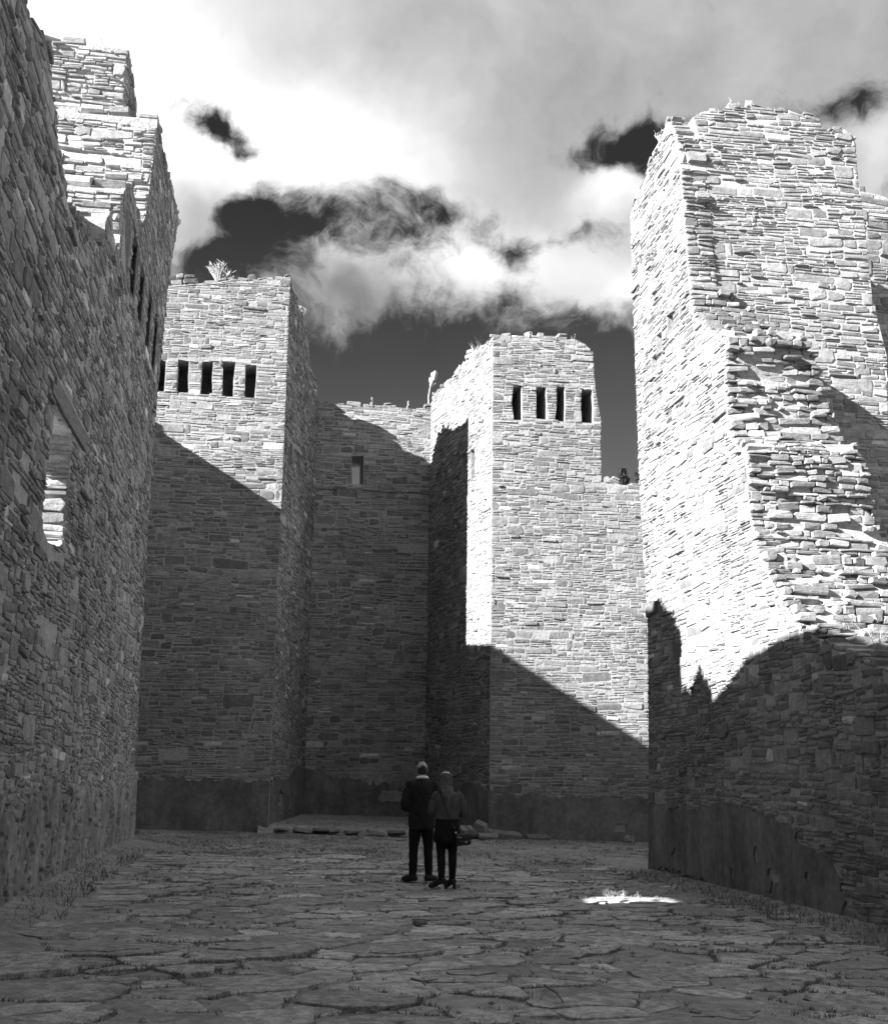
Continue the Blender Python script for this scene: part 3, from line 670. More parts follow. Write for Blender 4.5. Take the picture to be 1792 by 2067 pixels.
# ------------------------------------------------------------------ ground sheet, platform, paving
gx = np.concatenate([np.linspace(-600, -10, 14), np.arange(-9, 16, .14), np.linspace(17, 600, 14)])
gy = np.concatenate([np.linspace(-300, -12, 8), np.arange(-11, 42, .14), np.linspace(43, 1200, 16)])
Xg, Yg = np.meshgrid(gx, gy, indexing='ij')
rough_in = ((Xg > -9) & (Xg < 16) & (Yg > -11) & (Yg < 42))
Zg = ground_z(Xg, Yg) + np.where(rough_in, .07 * (fbm(Xg * 1.1, Yg * 1.1) - .5) + .05 * (fbm(Xg * 4 + 3, Yg * 4) - .5) + .006, 0)
bank = np.clip(1 - (Xg + 2.4) / 1.1, 0, 1) ** 1.6 * .13 + np.clip(1 - (XR - Xg) / .8, 0, 1) ** 1.6 * .10      # soil banked against the walls
Zg = Zg + np.where((Yg < 26) & rough_in, bank, 0)
n1, n2 = Xg.shape; idx = np.arange(n1 * n2).reshape(n1, n2)
q = np.stack([idx[:-1, :-1], idx[1:, :-1], idx[1:, 1:], idx[:-1, 1:]], -1).reshape(-1, 4)
tag(link('ground', mesh_from('ground', np.stack([Xg, Yg, Zg], -1).reshape(-1, 3), q.ravel(), np.arange(0, q.size, 4), M_DIRT, None, True)), kind='structure')
def gz(x, y): return float(ground_z(np.array(x, float), np.array(y, float)))
def on_ground(u, v):
    q = on_plane(u, v, (.037, 0, 1), .037 * 2.3); return q
# raised floor of the sanctuary
px_ = np.arange(.1, 6.3, .1); py_ = np.arange(32.6, 40.0, .1)
Xp, Yp = np.meshgrid(px_, py_, indexing='ij')
fe = 33.15 + .15 * np.sin(1.9 * Xp) + .12 * np.sin(4.7 * Xp)
Zp = ground_z(Xp, Yp) - .06 + sm(-.25, .35, Yp - fe) * (.27 + .012 * (Yp - 33)) + .05 * (fbm(Xp * 1.5, Yp * 1.5) - .5) * 1.6
n1, n2 = Xp.shape; idx = np.arange(n1 * n2).reshape(n1, n2)
q = np.stack([idx[:-1, :-1], idx[1:, :-1], idx[1:, 1:], idx[:-1, 1:]], -1).reshape(-1, 4)
plat = tag(link('sanctuary_platform', mesh_from('sanctuary_platform', np.stack([Xp, Yp, Zp], -1).reshape(-1, 3), q.ravel(), np.arange(0, q.size, 4), M_DIRT, None, True)), kind='structure')
def single_stone(w_, h_, d_, name, mat, parent, loc, rot=(0, 0, 0), tint=.5):
    V_, F_ = stones_mesh_arrays(np.zeros((1, 3)), np.array([X3]), np.array([Z3]), np.array([-Y3]), np.array([w_]), np.array([h_]), np.array([d_ * .5]), np.array([d_ * .5]), True)
    o = link(name, mesh_pyd(name, V_[0], F_, mat, np.full(V_.shape[1], tint)), parent, loc); o.rotation_euler = rot; return o
x = .55
while x < 6.0:
    ln = .2 + .3 * random.random(); fy = 33.12 + .15 * math.sin(1.9 * x) + .12 * math.sin(4.7 * x)
    if random.random() < .9: single_stone(ln, .07 + .07 * random.random(), .3, 'stone', M_STONE, plat, (x + ln / 2, fy - .05 + random.gauss(0, .06), gz(x, 33) + .10), (random.gauss(0, .1), random.gauss(0, .08), random.gauss(0, .2)), random.random())
    x += ln * (1 + .6 * random.random())
for (x, y, z, w_, h_, ry) in ((5.75, 33.0, .12, .42, .36, .5), (5.45, 32.95, .06, .34, .26, -.3), (5.2, 33.1, .1, .4, .2, .15), (6.2, 33.0, 0, .5, .2, .1), (6.6, 33.15, -.02, .5, .16, -.06), (5.9, 32.7, -.02, .5, .1, .05), (7.3, 33.2, -.06, .6, .12, .03)):
    single_stone(w_, h_, .3, 'stone', M_STONE, plat, (x, y, z + .04), (.25, ry, random.gauss(0, .2)), random.random())

# flagstones: irregular slabs fitted together, joints of soil and grass
FX0, FX1, FY0, FY1 = -2.5, 7.5, 3.0, 25.5
seeds = []
for r0, tries in ((.46, 110), (.34, 500), (.24, 6000), (.15, 9000)):
    for _ in range(tries):
        x, y = FX0 + rng.random() * (FX1 - FX0), FY0 + rng.random() * (FY1 - FY0); r = r0 * (.85 + .3 * rng.random())
        if all((x - a) ** 2 * .8 + (y - b) ** 2 * 1.25 > (.86 * (r + c)) ** 2 for a, b, c in seeds): seeds.append((x, y, r))
sd_ = np.array(seeds)
def clip_poly(P, n, d):
    out = []
    for i in range(len(P)):
        a, b = P[i], P[(i + 1) % len(P)]; da, db = a @ n - d, b @ n - d
        if da <= 0: out.append(a)
        if (da < 0) != (db < 0) and abs(da - db) > 1e-9: out.append(a + (b - a) * (da / (da - db)))
    return out
cells = []
for i, (x, y, r) in enumerate(seeds):
    c = np.array([x, y]); P = [c + np.array(q) for q in ((-1, -1), (1, -1), (1, 1), (-1, 1))]
    for j in np.where(((sd_[:, 0] - x) ** 2 + (sd_[:, 1] - y) ** 2) < 4)[0]:
        if j == i: continue
        dv = sd_[j, :2] - c; L2 = dv @ dv; L = math.sqrt(L2); t_ = (L2 + r * r - sd_[j, 2] ** 2) / (2 * L); n = dv / L
        P = clip_poly(P, n, n @ c + t_ - (.004 + .012 * random.random()))
        if len(P) < 3: break
    if len(P) >= 3: cells.append((c, r, P))
flag_root = link('flagstone_paving', mesh_pyd('paving_bed', [(FX0 + .3, FY0, -.5), (FX1 - .3, FY0, -.5), (FX1 - .3, FY1, -.6), (FX0 + .3, FY1, -.5)], [(0, 1, 2, 3)], M_DIRT))
tag(flag_root, kind='structure')
slabs = []; joints = []
for c, r, P in cells:
    x, y = c
    for i in range(len(P)): joints.append((P[i], P[(i + 1) % len(P)]))
    edge_d = min(x + 2.4, XR - x)
    if edge_d < .35 + .3 * random.random() or y > 23.3 + 1.2 * math.sin(x) + random.random() or random.random() < .07 + (.25 if x > 5.6 else 0) + (.12 if y > 20 else 0): continue
    Q = []
    for i in range(len(P)):
        a, b = P[i], P[(i + 1) % len(P)]; L = np.linalg.norm(b - a); n = max(1, int(L / .06))
        for k in range(n):
            q = a + (b - a) * (k / n); q = q + (c - q) * (random.random() * .04 if k == 0 else max(-.02, random.gauss(.01, .035))) ; Q.append(q)
    # soften corners
    m = len(Q); Q = [(Q[i] * 8 + Q[i - 1] + Q[(i + 1) % m]) / 10 if m > 6 else Q[i] for i in range(m)]
    h = .002 + .03 * random.random(); tx, ty = random.gauss(0, .013), random.gauss(0, .013)
    vs = []; m = len(Q); z0 = gz(x, y)
    bankz = max(0, 1 - (x + 2.4) / 1.1) ** 1.6 * .13 + max(0, 1 - (XR - x) / .8) ** 1.6 * .10
    top = z0 + bankz + h
    for ring, (s_, dz) in enumerate(((1.0, -.10), (1.0, -.005), (.985, .0))):
        for q in Q:
            e = c + (q - c) * s_; vs.append((e[0] - x, e[1] - y, dz - 0 + (tx * (e[0] - x) + ty * (e[1] - y) + random.gauss(0, .0018) if ring else -.03)))
    vs.append((0, 0, .004))
    F = []
    for k in range(2):
        for i in range(m): j = (i + 1) % m; F.append((k * m + i, k * m + j, (k + 1) * m + j, (k + 1) * m + i))
    for i in range(m): F.append((2 * m + i, 2 * m + (i + 1) % m, 3 * m))
    if r > .3 and random.random() < .55:         # a flake of the upper bed left on the slab
        a0 = random.random() * 6.28; oc_ = np.array([math.cos(a0), math.sin(a0)]) * r * .35; k0 = len(vs); nq = 14; th_ = .006 + .008 * random.random()
        fr_ = [(.25 + .3 * random.random()) * r for _ in range(nq)]
        for zz in (-.004, th_):
            for i in range(nq): t_ = 6.283 * i / nq; e = oc_ + np.array([math.cos(t_) * fr_[i] * 1.3, math.sin(t_) * fr_[i]]); vs.append((e[0], e[1], zz + tx * e[0] + ty * e[1] + .003))
        vs.append((oc_[0], oc_[1], th_ + tx * oc_[0] + ty * oc_[1] + .004))
        for i in range(nq): j = (i + 1) % nq; F.append((k0 + i, k0 + j, k0 + nq + j, k0 + nq + i)); F.append((k0 + nq + i, k0 + nq + j, k0 + 2 * nq))
    ti = random.random() if random.random() > .04 else 1.0 + .15 * random.random()
    d = np.array([x, y, top]) - CAM; ar = r * r / (d @ d) ** 1.5 if (d @ CF) > 6.5 else 0
    slabs.append((ar, np.array([x, y, top]), vs, F, ti))
slabs.sort(key=lambda q: -q[0])
for ar, loc, vs, F, ti in slabs[:300]:
    link('flagstone', mesh_pyd('flagstone', vs, F, M_FLAG, np.full(len(vs), ti)), flag_root, loc)
V_, F_, T_ = [], [], []
for ar, loc, vs, F, ti in slabs[300:]:
    o = len(V_); V_ += [tuple(loc + np.array(v)) for v in vs]; F_ += [tuple(i + o for i in f) for f in F]; T_ += [ti] * len(vs)
if V_: tag(link('small_flagstones', mesh_pyd('small_flagstones', V_, F_, M_FLAG, T_), flag_root), kind='stuff')

# grass and weeds, one mass
def blades(pts, hmin, hmax, nb, spread=.03, width=.004):
    P = np.repeat(np.asarray(pts, float), nb, 0); n = len(P); R = rng.random
    an = R(n) * 6.283; ro = R(n) * spread; P = P + np.stack([np.cos(an) * ro, np.sin(an) * ro, 0 * an], 1)
    h = hmin + (hmax - hmin) * R(n) ** 1.8; lean = h * (.15 + .8 * R(n)); a2 = an + rng.normal(0, .7, n)
    tip = P + np.stack([np.cos(a2) * lean, np.sin(a2) * lean, h], 1)
    mid = P + np.stack([np.cos(a2) * lean * .35, np.sin(a2) * lean * .35, h * .6], 1)
    wx = np.stack([-np.sin(an + .8), np.cos(an + .8), 0 * an], 1) * (width * (.6 + .8 * R(n)))[:, None]
    V = np.stack([P - wx, P + wx, mid + wx * .7, mid - wx * .7, tip], 1)
    return V
def blades_obj(name, V, mat, parent=None, loc=(0, 0, 0)):
    n = len(V); base = (np.arange(n) * 5)[:, None]
    lo = (base + np.array([0, 1, 2, 3, 3, 2, 4])).ravel(); st = ((np.arange(n) * 7)[:, None] + np.array([0, 4])).ravel()
    return link(name, mesh_from(name, V.reshape(-1, 3) - np.array(loc), lo, st, mat), parent, loc)
pts = []
for a, b in joints:
    L = np.linalg.norm(b - a)
    for k in range(int(L / .035)):
        q = a + (b - a) * random.random()
        dens = float(fbm(np.array(q[0] * .9), np.array(q[1] * .9))) + (.06 if q[0] > 4.6 else 0)
        if random.random() < clamp((dens - .44) * 2.6, .02, .6): pts.append((q[0], q[1], gz(*q) + .012))
b1 = blades(pts, .008, .045, 8, .03, .003)
n = 5200; tx_ = -5 + 16 * rng.random(n); ty_ = 23.0 + 10.3 * rng.random(n)
tz_ = ground_z(tx_, ty_); keep = fbm(tx_ * .6, ty_ * .6 + 11) + .1 * (ty_ > 25) - .12 * (tx_ > 4.5) > .44 + .12 * rng.random(n)
b2 = blades(np.stack([tx_, ty_, tz_], 1)[keep], .02, .07, 8, .10, .005)
n = 900; ry_ = 12 + 11 * rng.random(n); rx_ = np.where(rng.random(n) < .5, -2.25 + .5 * rng.random(n) ** 2, XR - .1 - .9 * rng.random(n) ** 2)
b3 = blades(np.stack([rx_, ry_, ground_z(rx_, ry_) + .05], 1), .03, .13, 6, .05, .004)
n = 500; sx_ = .6 + 5 * rng.random(n); sy_ = 33.2 + 5 * rng.random(n)
b4 = blades(np.stack([sx_, sy_, ground_z(sx_, sy_) + .2], 1), .03, .1, 5, .05, .005)
tag(blades_obj('ground_grass', np.concatenate([b1, b2, b3, b4]), M_GRASS), 'short dry grass and weeds growing in the paving joints and the earth floor', 'grass', kind='stuff')
# grit and small chips lying on the floor
n = 1500; gx_ = -2.2 + 9.3 * rng.random(n); gy_ = 7 + 24 * rng.random(n)
s_ = .008 + .03 * rng.random(n) ** 3; P_ = np.stack([gx_, gy_, ground_z(gx_, gy_) + .02], 1)
oc = np.array([(1, 0, 0), (0, 1, 0), (-1, 0, 0), (0, -1, 0), (0, 0, .6), (0, 0, -.4)]); of = [(0, 1, 4), (1, 2, 4), (2, 3, 4), (3, 0, 4), (1, 0, 5), (2, 1, 5), (3, 2, 5), (0, 3, 5)]
V_ = P_[:, None] + oc[None] * s_[:, None, None] * (.6 + .8 * rng.random((n, 6, 1))); lo = ((np.arange(n) * 6)[:, None, None] + np.array(of)[None]).ravel()
tag(link('stone_chips', mesh_from('stone_chips', V_.reshape(-1, 3), lo, np.arange(0, len(lo), 3), M_STONE, np.repeat(rng.random(n), 6))), 'small stone chips and grit scattered over the floor', 'gravel', kind='stuff')

# a few single things on the floor
p = on_ground(1271, 1712); o = single_stone(.22, .2, .2, 'loose_stone', M_STONE, None, (p[0], YN - .25, gz(p[0], YN) + .08), (.1, .2, .3), 1.0)
tag(o, 'rounded pale stone at the foot of the right-hand sanctuary tower', 'stone')
p = on_ground(848, 1874); o = single_stone(.13, .05, .09, 'loose_stone', M_STONE, None, (p[0], p[1], p[2] + .05), (0, 0, .3), 0.0)
tag(o, 'small dark stone lying on the paving in front of the couple', 'stone')
def tube(path, rad, seg=6):
    path = [np.array(p, float) for p in path]; vs = []; F = []
    if not hasattr(rad, '__len__'): rad = [rad] * len(path)
    for i, p in enumerate(path):
        d = path[min(i + 1, len(path) - 1)] - path[max(i - 1, 0)]; d = d / (np.linalg.norm(d) + 1e-9)
        up = np.array([0, 0, 1.]) if abs(d[2]) < .9 else np.array([0, 1., 0]); a = np.cross(d, up); a /= np.linalg.norm(a); b = np.cross(a, d)
        for k in range(seg): t_ = 2 * math.pi * k / seg; vs.append(p + rad[i] * (a * math.cos(t_) + b * math.sin(t_)))
    for i in range(len(path) - 1):
        for k in range(seg): j = (k + 1) % seg; F.append((i * seg + k, i * seg + j, (i + 1) * seg + j, (i + 1) * seg + k))
    F.append(tuple(range(seg))[::-1]); F.append(tuple((len(path) - 1) * seg + k for k in range(seg)))
    return vs, F
def merge(parts):
    V, F = [], []
    for v, f in parts: o = len(V); V += list(v); F += [tuple(i + o for i in q) for q in f]
    return V, F
for (a, b, lab) in (((1099, 2007), (1137, 2043), 'thin dark stick lying across the joints at the front of the paving'), ((830, 1994), (858, 2007), 'short forked twig lying on the paving, left of the thin stick')):
    A, B = on_ground(*a), on_ground(*b); A[2] += .06; B[2] += .06; m = (A + B) / 2 + np.array([.03, .02, .0])
    parts = [tube([A - A, m - A, B - A], [.010, .009, .006])]
    if 'forked' in lab: parts.append(tube([m - A, m - A + np.array([.12, .03, .01])], [.007, .004]))
    o = link('stick', mesh_pyd('stick', *merge(parts), M_BARK), None, A); tag(o, lab, 'stick')

# ------------------------------------------------------------------ plants on the ruin
def tuft(name, P, n, hmin, hmax, spread, mat, label, cat='grass', width=.006):
    V = blades([P], hmin, hmax, n, spread, width); o = blades_obj(name, V, mat, None, P); return tag(o, label, cat)
def bush(name, P, n, h, mat, label, cat='shrub', rad=.008, spread=.7):
    parts = []
    for _ in range(n):
        a = random.random() * 6.28; l = h * (.6 + .5 * random.random()); t_ = spread * random.random(); d = np.array([math.cos(a) * t_, math.sin(a) * t_, 1.]); d /= np.linalg.norm(d)
        m = d * l * .5 + np.array([random.gauss(0, .03), random.gauss(0, .03), 0]); e = m + (d + np.array([random.gauss(0, .25), random.gauss(0, .25), 0])) * l * .5
        parts.append(tube([(0, 0, -.03), m, e], [rad, rad * .8, rad * .4], 4))
        for _ in range(3):
            f = m + (e - m) * random.random(); parts.append(tube([f, f + np.array([random.gauss(0, .12), random.gauss(0, .12), .1 + .12 * random.random()]) * h * 1.3], [rad * .6, rad * .3], 4))
    return tag(link(name, mesh_pyd(name, *merge(parts), mat), None, P), label, cat)
q = Np(440, 569); bush('shrub', (q[0], YN + .3, q[1] + .06), 30, .62, M_STRAW, 'dry twiggy shrub on top of the sanctuary tower with five slits', rad=.012)
q = side_uv  # (plane of the last side wall)
p = on_plane(621, 645, (0, 1, 0), 35.6); bush('shrub', (p[0] - .12, 35.6, p[2] - .02), 5, .35, M_STRAW, 'small dry weed on the sloping side of the five-slit tower', 'weed', .008)
p = np.array([-3.6, 23.2, 15.25]); bush('shrub', p, 6, .45, M_STRAW, 'thin pale weed on the topmost block of the left nave wall', 'weed', .006)
p = on_plane(965, 712, (0, 1, 0), 34.6); tuft('grass_tuft', p + np.array([.15, 0, .0]), 46, .15, .55, .35, M_STRAW, 'clump of pale grass on the sloping side of the four-slit tower')
q = Np(1070, 680); bush('shrub', (q[0], YN + .35, q[1] + .06), 5, .28, M_STRAW, 'little dry plant on top of the sunlit four-slit tower', 'weed', .014)
q = Np(1160, 688); bush('shrub', (q[0], YN + .2, q[1] + .05), 2, .22, M_BARK, 'short upright stalk near the right corner of the four-slit tower', 'weed', .012, .1)
q = Fp(1490, 218); tag(link('weed_stalk', mesh_pyd('weed_stalk', *tube([(0, 0, -.05), (-.03, 0, .12), (.03, 0, .22), (-.02, 0, .3)], [.010, .008, .007, .004]), M_STRAW), None, (q[0] - .05, YT + .12 * q[1] + .3, q[1] + .1)), 'thin bent stalk on top of the right tower, taller of two', 'weed')
q = Fp(1505, 218); tag(link('weed_stalk', mesh_pyd('weed_stalk', *tube([(0, 0, -.05), (.01, 0, .1), (-.02, 0, .2)], [.009, .007, .004]), M_STRAW), None, (q[0], YT + .12 * q[1] + .3, q[1] + .1)), 'thin stalk on top of the right tower, shorter of two', 'weed')
q = Rp(1330, 292); bush('shrub', (XR + .05, q[0], q[1] + .02), 12, .32, M_STRAW, 'dry bush on the far shoulder of the right tower', rad=.010)
for (u, v, n, h, lab) in ((1690, 1306, 90, .32, 'tall grass clump on the low right wall beside the broken tower end'), (1745, 1325, 110, .36, 'wide grass clump on the low right wall at the frame edge'), (1640, 1284, 36, .25, 'small grass clump where the low right wall meets the broken tower end')):
    a = Rp(u, v); tuft('grass_tuft', np.array([XR + .7, a[0] + .3, a[1] + .05]), n, h * .3, h, .35, M_STRAW, lab)
# cholla cactus on the end wall
def cholla(P, h, label, arms):
    parts = [tube([(0, 0, -.1), (-.02, 0, h * .35), (.04, 0, h * .62)], [.026, .024, .022], 7)]
    for (x0, z0, x1, z1, r) in arms:
        a, b = np.array([x0, 0, z0]) * h, np.array([x1, .05, z1]) * h; pth = [a + (b - a) * k / 5 for k in range(6)]
        parts.append(tube(pth, [r * .55 * h, r * .9 * h, r * h, r * 1.05 * h, r * .85 * h, r * .3 * h], 8))
    base = tag(thing('cholla_cactus', P, label, 'cactus'))
    link('stem', mesh_pyd('stem', *parts[0], M_CACTUS), base)
    for a in parts[1:]: link('branch', mesh_pyd('branch', *a, M_CACTUS), base)
    return base
q = Np(868, 828, YB); cholla((q[0], YB + .3, q[1] + .05), 1.42, 'tall cholla cactus standing alone on the sanctuary end wall', [(.03, .6, .10, .8, .045), (.10, .74, .14, 1.0, .068), (.06, .62, .02, .84, .04), (.04, .6, .17, .72, .032), (.11, .8, .06, .95, .045)])
q = Np(825, 825, YB); cholla((q[0], YB + .3, q[1] + .03), .34, 'short cactus stub left of the tall cholla on the end wall', [(0, .5, .06, 1.0, .06)])
# evergreens beyond the transept wall
for (u, v, y, r, lab) in ((1257, 947, 42, .28, 'dark pointed evergreen tip rising behind the low wall right of the four-slit tower'), (1287, 955, 43, .22, 'narrow dark evergreen tip half hidden by the right tower')):
    p = on_plane(u, v, (0, 1, 0), y); root = thing('evergreen_tree', (p[0], p[1], 0), lab, 'tree')
    H = p[2]; link('trunk', mesh_pyd('trunk', *tube([(0, 0, -.3), (0, 0, H * .5), (0, 0, H - .1)], [.3, .2, .02], 8), M_BARK), root)
    n = 2600; z = H * (.35 + .65 * rng.random(n) ** .8); rr = (.06 + (H - z) * .24) * np.sqrt(rng.random(n)) * (.75 + .5 * np.sin(z * 9) ** 2) ; an = rng.random(n) * 6.283
    V = blades(np.stack([rr * np.cos(an), rr * np.sin(an), z], 1), .06, .2, 3, .06, .02); V[..., 2] = np.minimum(V[..., 2], H)
    blades_obj('crown', V, M_LEAF, root)
# weeds standing in the patch of sun on the floor
for (x, y, n, h, lab) in ((4.9, 17.62, 12, .15, 'sunlit weed at the left end of the bright patch on the floor'), (5.12, 17.78, 9, .12, 'sunlit weed in the middle of three behind the bright floor patch'), (5.36, 17.9, 7, .09, 'smallest sunlit weed behind the bright floor patch')):
    bush('weed', (x, y, gz(x, y) + .01), n, h, M_STRAW, lab, 'weed', .002, 1.6)

# ------------------------------------------------------------------ the two people
def loft(rings, seg=16):
    """rings: (centre xyz, rx, ry) horizontal ellipses, capped"""
    vs = []; F = []
    for (c, rx, ry) in rings:
        for k in range(seg): t_ = 2 * math.pi * k / seg; vs.append(np.array([c[0] + rx * math.cos(t_), c[1] + ry * math.sin(t_), c[2]]))
    for i in range(len(rings) - 1):
        for k in range(seg): j = (k + 1) % seg; F.append((i * seg + k, i * seg + j, (i + 1) * seg + j, (i + 1) * seg + k))
    F.append(tuple(range(seg))[::-1]); F.append(tuple((len(rings) - 1) * seg + k for k in range(seg)))
    return vs, F
def limb(pts, rads, sub=4):
    """a smooth tapering limb through joints"""
    P = [np.array(p, float) for p in pts]; path = []; rr = []
    for i in range(len(P) - 1):
        p0, p1, p2, p3 = P[max(i - 1, 0)], P[i], P[i + 1], P[min(i + 2, len(P) - 1)]
        for k in range(sub):
            t_ = k / sub; path.append(.5 * ((2 * p1) + (p2 - p0) * t_ + (2 * p0 - 5 * p1 + 4 * p2 - p3) * t_ ** 2 + (3 * p1 - p0 - 3 * p2 + p3) * t_ ** 3)); rr.append(rads[i] + (rads[i + 1] - rads[i]) * t_)
    path.append(P[-1]); rr.append(rads[-1])
    e0 = path[0] - (path[1] - path[0]) / (np.linalg.norm(path[1] - path[0]) + 1e-9) * rr[0] * .5; e1 = path[-1] + (path[-1] - path[-2]) / (np.linalg.norm(path[-1] - path[-2]) + 1e-9) * rr[-1] * .5
    return tube([e0] + path + [e1], [rr[0] * .6] + rr + [rr[-1] * .55], 12)
def ball(c, rx, ry, rz, n=8, seg=14):
    return loft([((c[0], c[1], c[2] + rz * math.sin(a)), rx * math.cos(a) + .001, ry * math.cos(a) + .001) for a in np.linspace(-1.5, 1.5, n)], seg)
def fused(name, parts, mat, root, voxel=.011, smooth=3, wrinkle=0, parent=None):
    """weld overlapping closed shapes into one continuous skin"""
    me = mesh_pyd(name + '_raw', *merge(parts), None)
    o = bpy.data.objects.new(name + '_raw', me); COL.objects.link(o)
    m = o.modifiers.new('r', 'REMESH'); m.mode = 'VOXEL'; m.voxel_size = voxel; m.use_smooth_shade = True
    m = o.modifiers.new('s', 'SMOOTH'); m.factor = .5; m.iterations = smooth
    dg = bpy.context.evaluated_depsgraph_get(); dg.update(); me2 = bpy.data.meshes.new_from_object(o.evaluated_get(dg)); me2.name = name
    bpy.data.objects.remove(o); bpy.data.meshes.remove(me)
    n = len(me2.vertices); co = np.empty(n * 3, np.float32); me2.vertices.foreach_get('co', co); co = co.reshape(-1, 3)
    if wrinkle:
        no = np.empty(n * 3, np.float32); me2.vertices.foreach_get('normal', no); no = no.reshape(-1, 3)
        f = np.sin(co[:, 2] * 38 + 5 * np.sin(co[:, 0] * 17) + 3 * np.sin(co[:, 1] * 21)) * .6 + np.sin(co[:, 2] * 15 + co[:, 0] * 33) * .5
        co = co + no * (f * wrinkle)[:, None]; me2.vertices.foreach_set('co', co.astype(np.float32).ravel())
    me2.materials.clear(); me2.materials.append(mat)
    me2.polygons.foreach_set('use_smooth', np.ones(len(me2.polygons), bool)); me2.update()
    return link(name, me2, root)
def hand(wrist, dirv, side):
    """palm, four unequal curled fingers and a thumb"""
    w_ = np.array(wrist, float); d = np.array(dirv, float); d /= np.linalg.norm(d); a = np.cross(d, Z3); a /= np.linalg.norm(a); up = np.cross(a, d)
    out = [limb([w_, w_ + d * .05, w_ + d * .09], [.026, .036, .034])]
    for k, (off, ln) in enumerate(((-.028, .075), (-.009, .085), (.010, .08), (.028, .062))):
        b = w_ + d * .085 + a * off; out.append(limb([b, b + d * ln * .5 - up * .008, b + d * ln * .85 - up * .035], [.0095, .009, .0075], 3))
    b = w_ + d * .03 - a * side * .03; out.append(limb([b, b + d * .035 - a * side * .022, b + d * .07 - a * side * .02 - up * .01], [.012, .011, .008], 3))
    return out
def shoe(c, yaw, L=.28, wd=.048, heel=0.0):
    ca, sa = math.cos(yaw), math.sin(yaw); f = np.array([-sa, ca, 0]); c = np.array(c, float)
    P = [c - f * .06 + Z3 * (.05 + heel), c + f * .02 + Z3 * (.055 + heel), c + f * (L * .45) + Z3 * (.04 + heel * .3), c + f * (L * .72) + Z3 * .032]
    out = [limb(P, [wd * .9, wd * 1.02, wd * .98, wd * .62])]
    out.append(limb([c + Z3 * (.06 + heel), c + Z3 * (.12 + heel)], [wd * .95, wd * .85]))
    if heel: out.append(loft([((c - f * .065)[:2].tolist() + [0.0], .02, .02), ((c - f * .06)[:2].tolist() + [heel + .03], .028, .028)], 10))
    return out

# ---- man with cap, feet apart, elbows bent, looking down
mp_ = on_ground(848.5, 1785); man = thing('person', (mp_[0], mp_[1], mp_[2] + .035), 'person in dark pullover, white collar and pale cap, standing on the left, back turned', 'person')
hd = np.array([.0, .02, 1.605])
elb = [(-.258, -.04, 1.06), (.25, -.03, 1.07)]; wr = [(-.11, .24, 1.10), (.10, .25, 1.12)]; shd = [(-.185, -.005, 1.385), (.185, -.005, 1.385)]
ank = [(-.118, -.02, .085), (.118, 0, .085)]; kne = [(-.108, .015, .47), (.108, .02, .47)]; hip = [(-.088, 0, .86), (.088, 0, .86)]
bd = [ball(hd, .072, .092, .112, 10, 18), ball(hd + np.array([0, .05, -.055]), .045, .05, .055), limb([(0, -.005, 1.40), (0, .0, 1.47), (0, .012, 1.55)], [.062, .055, .054]),
      ball(hd + np.array([0, .095, -.015]), .012, .02, .022, 6, 8), ball(hd + np.array([-.074, -.005, -.01]), .012, .022, .032, 6, 8), ball(hd + np.array([.074, -.005, -.01]), .012, .022, .032, 6, 8),
      loft([((0, 0, .80), .15, .10), ((0, 0, .92), .155, .105), ((0, 0, 1.1), .14, .095), ((0, 0, 1.3), .165, .1), ((0, 0, 1.38), .12, .075), ((0, 0, 1.45), .06, .055)])]
for i, s_ in enumerate((-1, 1)):
    bd += [limb([np.array(shd[i]) * np.array([.8, 1, .985]), np.array(shd[i]) * .6 + np.array(elb[i]) * .4 + np.array([s_ * .012, 0, 0]), elb[i], wr[i]], [.04, .04, .036, .026]), limb([hip[i], kne[i], ank[i]], [.085, .055, .04]), limb([ank[i], np.array(ank[i]) + np.array([s_ * .07, .12, -.045])], [.04, .03])]
    bd += hand(wr[i], np.array([-s_ * .5, .8, -.1]), s_)
fused('body', bd, M_SKIN, man, .009, 2)
jk = [loft([((0, -.005, .735), .175, .125), ((0, -.005, .76), .195, .138), ((0, -.005, .86), .198, .14), ((0, -.005, 1.0), .188, .132), ((0, -.01, 1.15), .196, .13), ((0, -.01, 1.28), .212, .13), ((0, -.008, 1.36), .205, .12), ((0, -.006, 1.41), .165, .1), ((0, -.002, 1.45), .1, .08), ((0, 0, 1.475), .07, .068)], 24)]
for i, s_ in enumerate((-1, 1)): jk.append(limb([np.array(shd[i]) + np.array([-s_ * .03, 0, .0]), np.array(shd[i]) * np.array([1.12, 1, .95]), elb[i], np.array(elb[i]) * .45 + np.array(wr[i]) * .55, wr[i]], [.078, .074, .062, .055, .043]))
jk += [ball((.0, -.08, 1.0), .15, .06, .22), ball((0.05, -.075, .78), .1, .055, .06)]
fused('pullover', jk, M_DARK, man, .012, 4, .006)
tr = []
for i, s_ in enumerate((-1, 1)): tr.append(limb([np.array(hip[i]), np.array(hip[i]) * .5 + np.array(kne[i]) * .5, kne[i], np.array(kne[i]) * .5 + np.array(ank[i]) * .5, np.array(ank[i]) + np.array([0, 0, .0])], [.098, .090, .070, .066, .055]))
tr.append(loft([((0, 0, .76), .14, .105), ((0, 0, .84), .17, .115), ((0, 0, .95), .165, .11)]))
fused('trousers', tr, M_TROUSER, man, .011, 3, .003)
for i, s_ in enumerate((-1, 1)): fused('shoe', shoe((ank[i][0], ank[i][1] - .01, 0), -s_ * .75, .27), M_SHOE, man, .009, 2)
fused('hair', [ball(hd + np.array([0, -.022, -.012]), .0755, .083, .075, 10, 18), ball(hd + np.array([0, -.085, .035]), .036, .028, .028)], M_HAIRD, man, .008, 2)
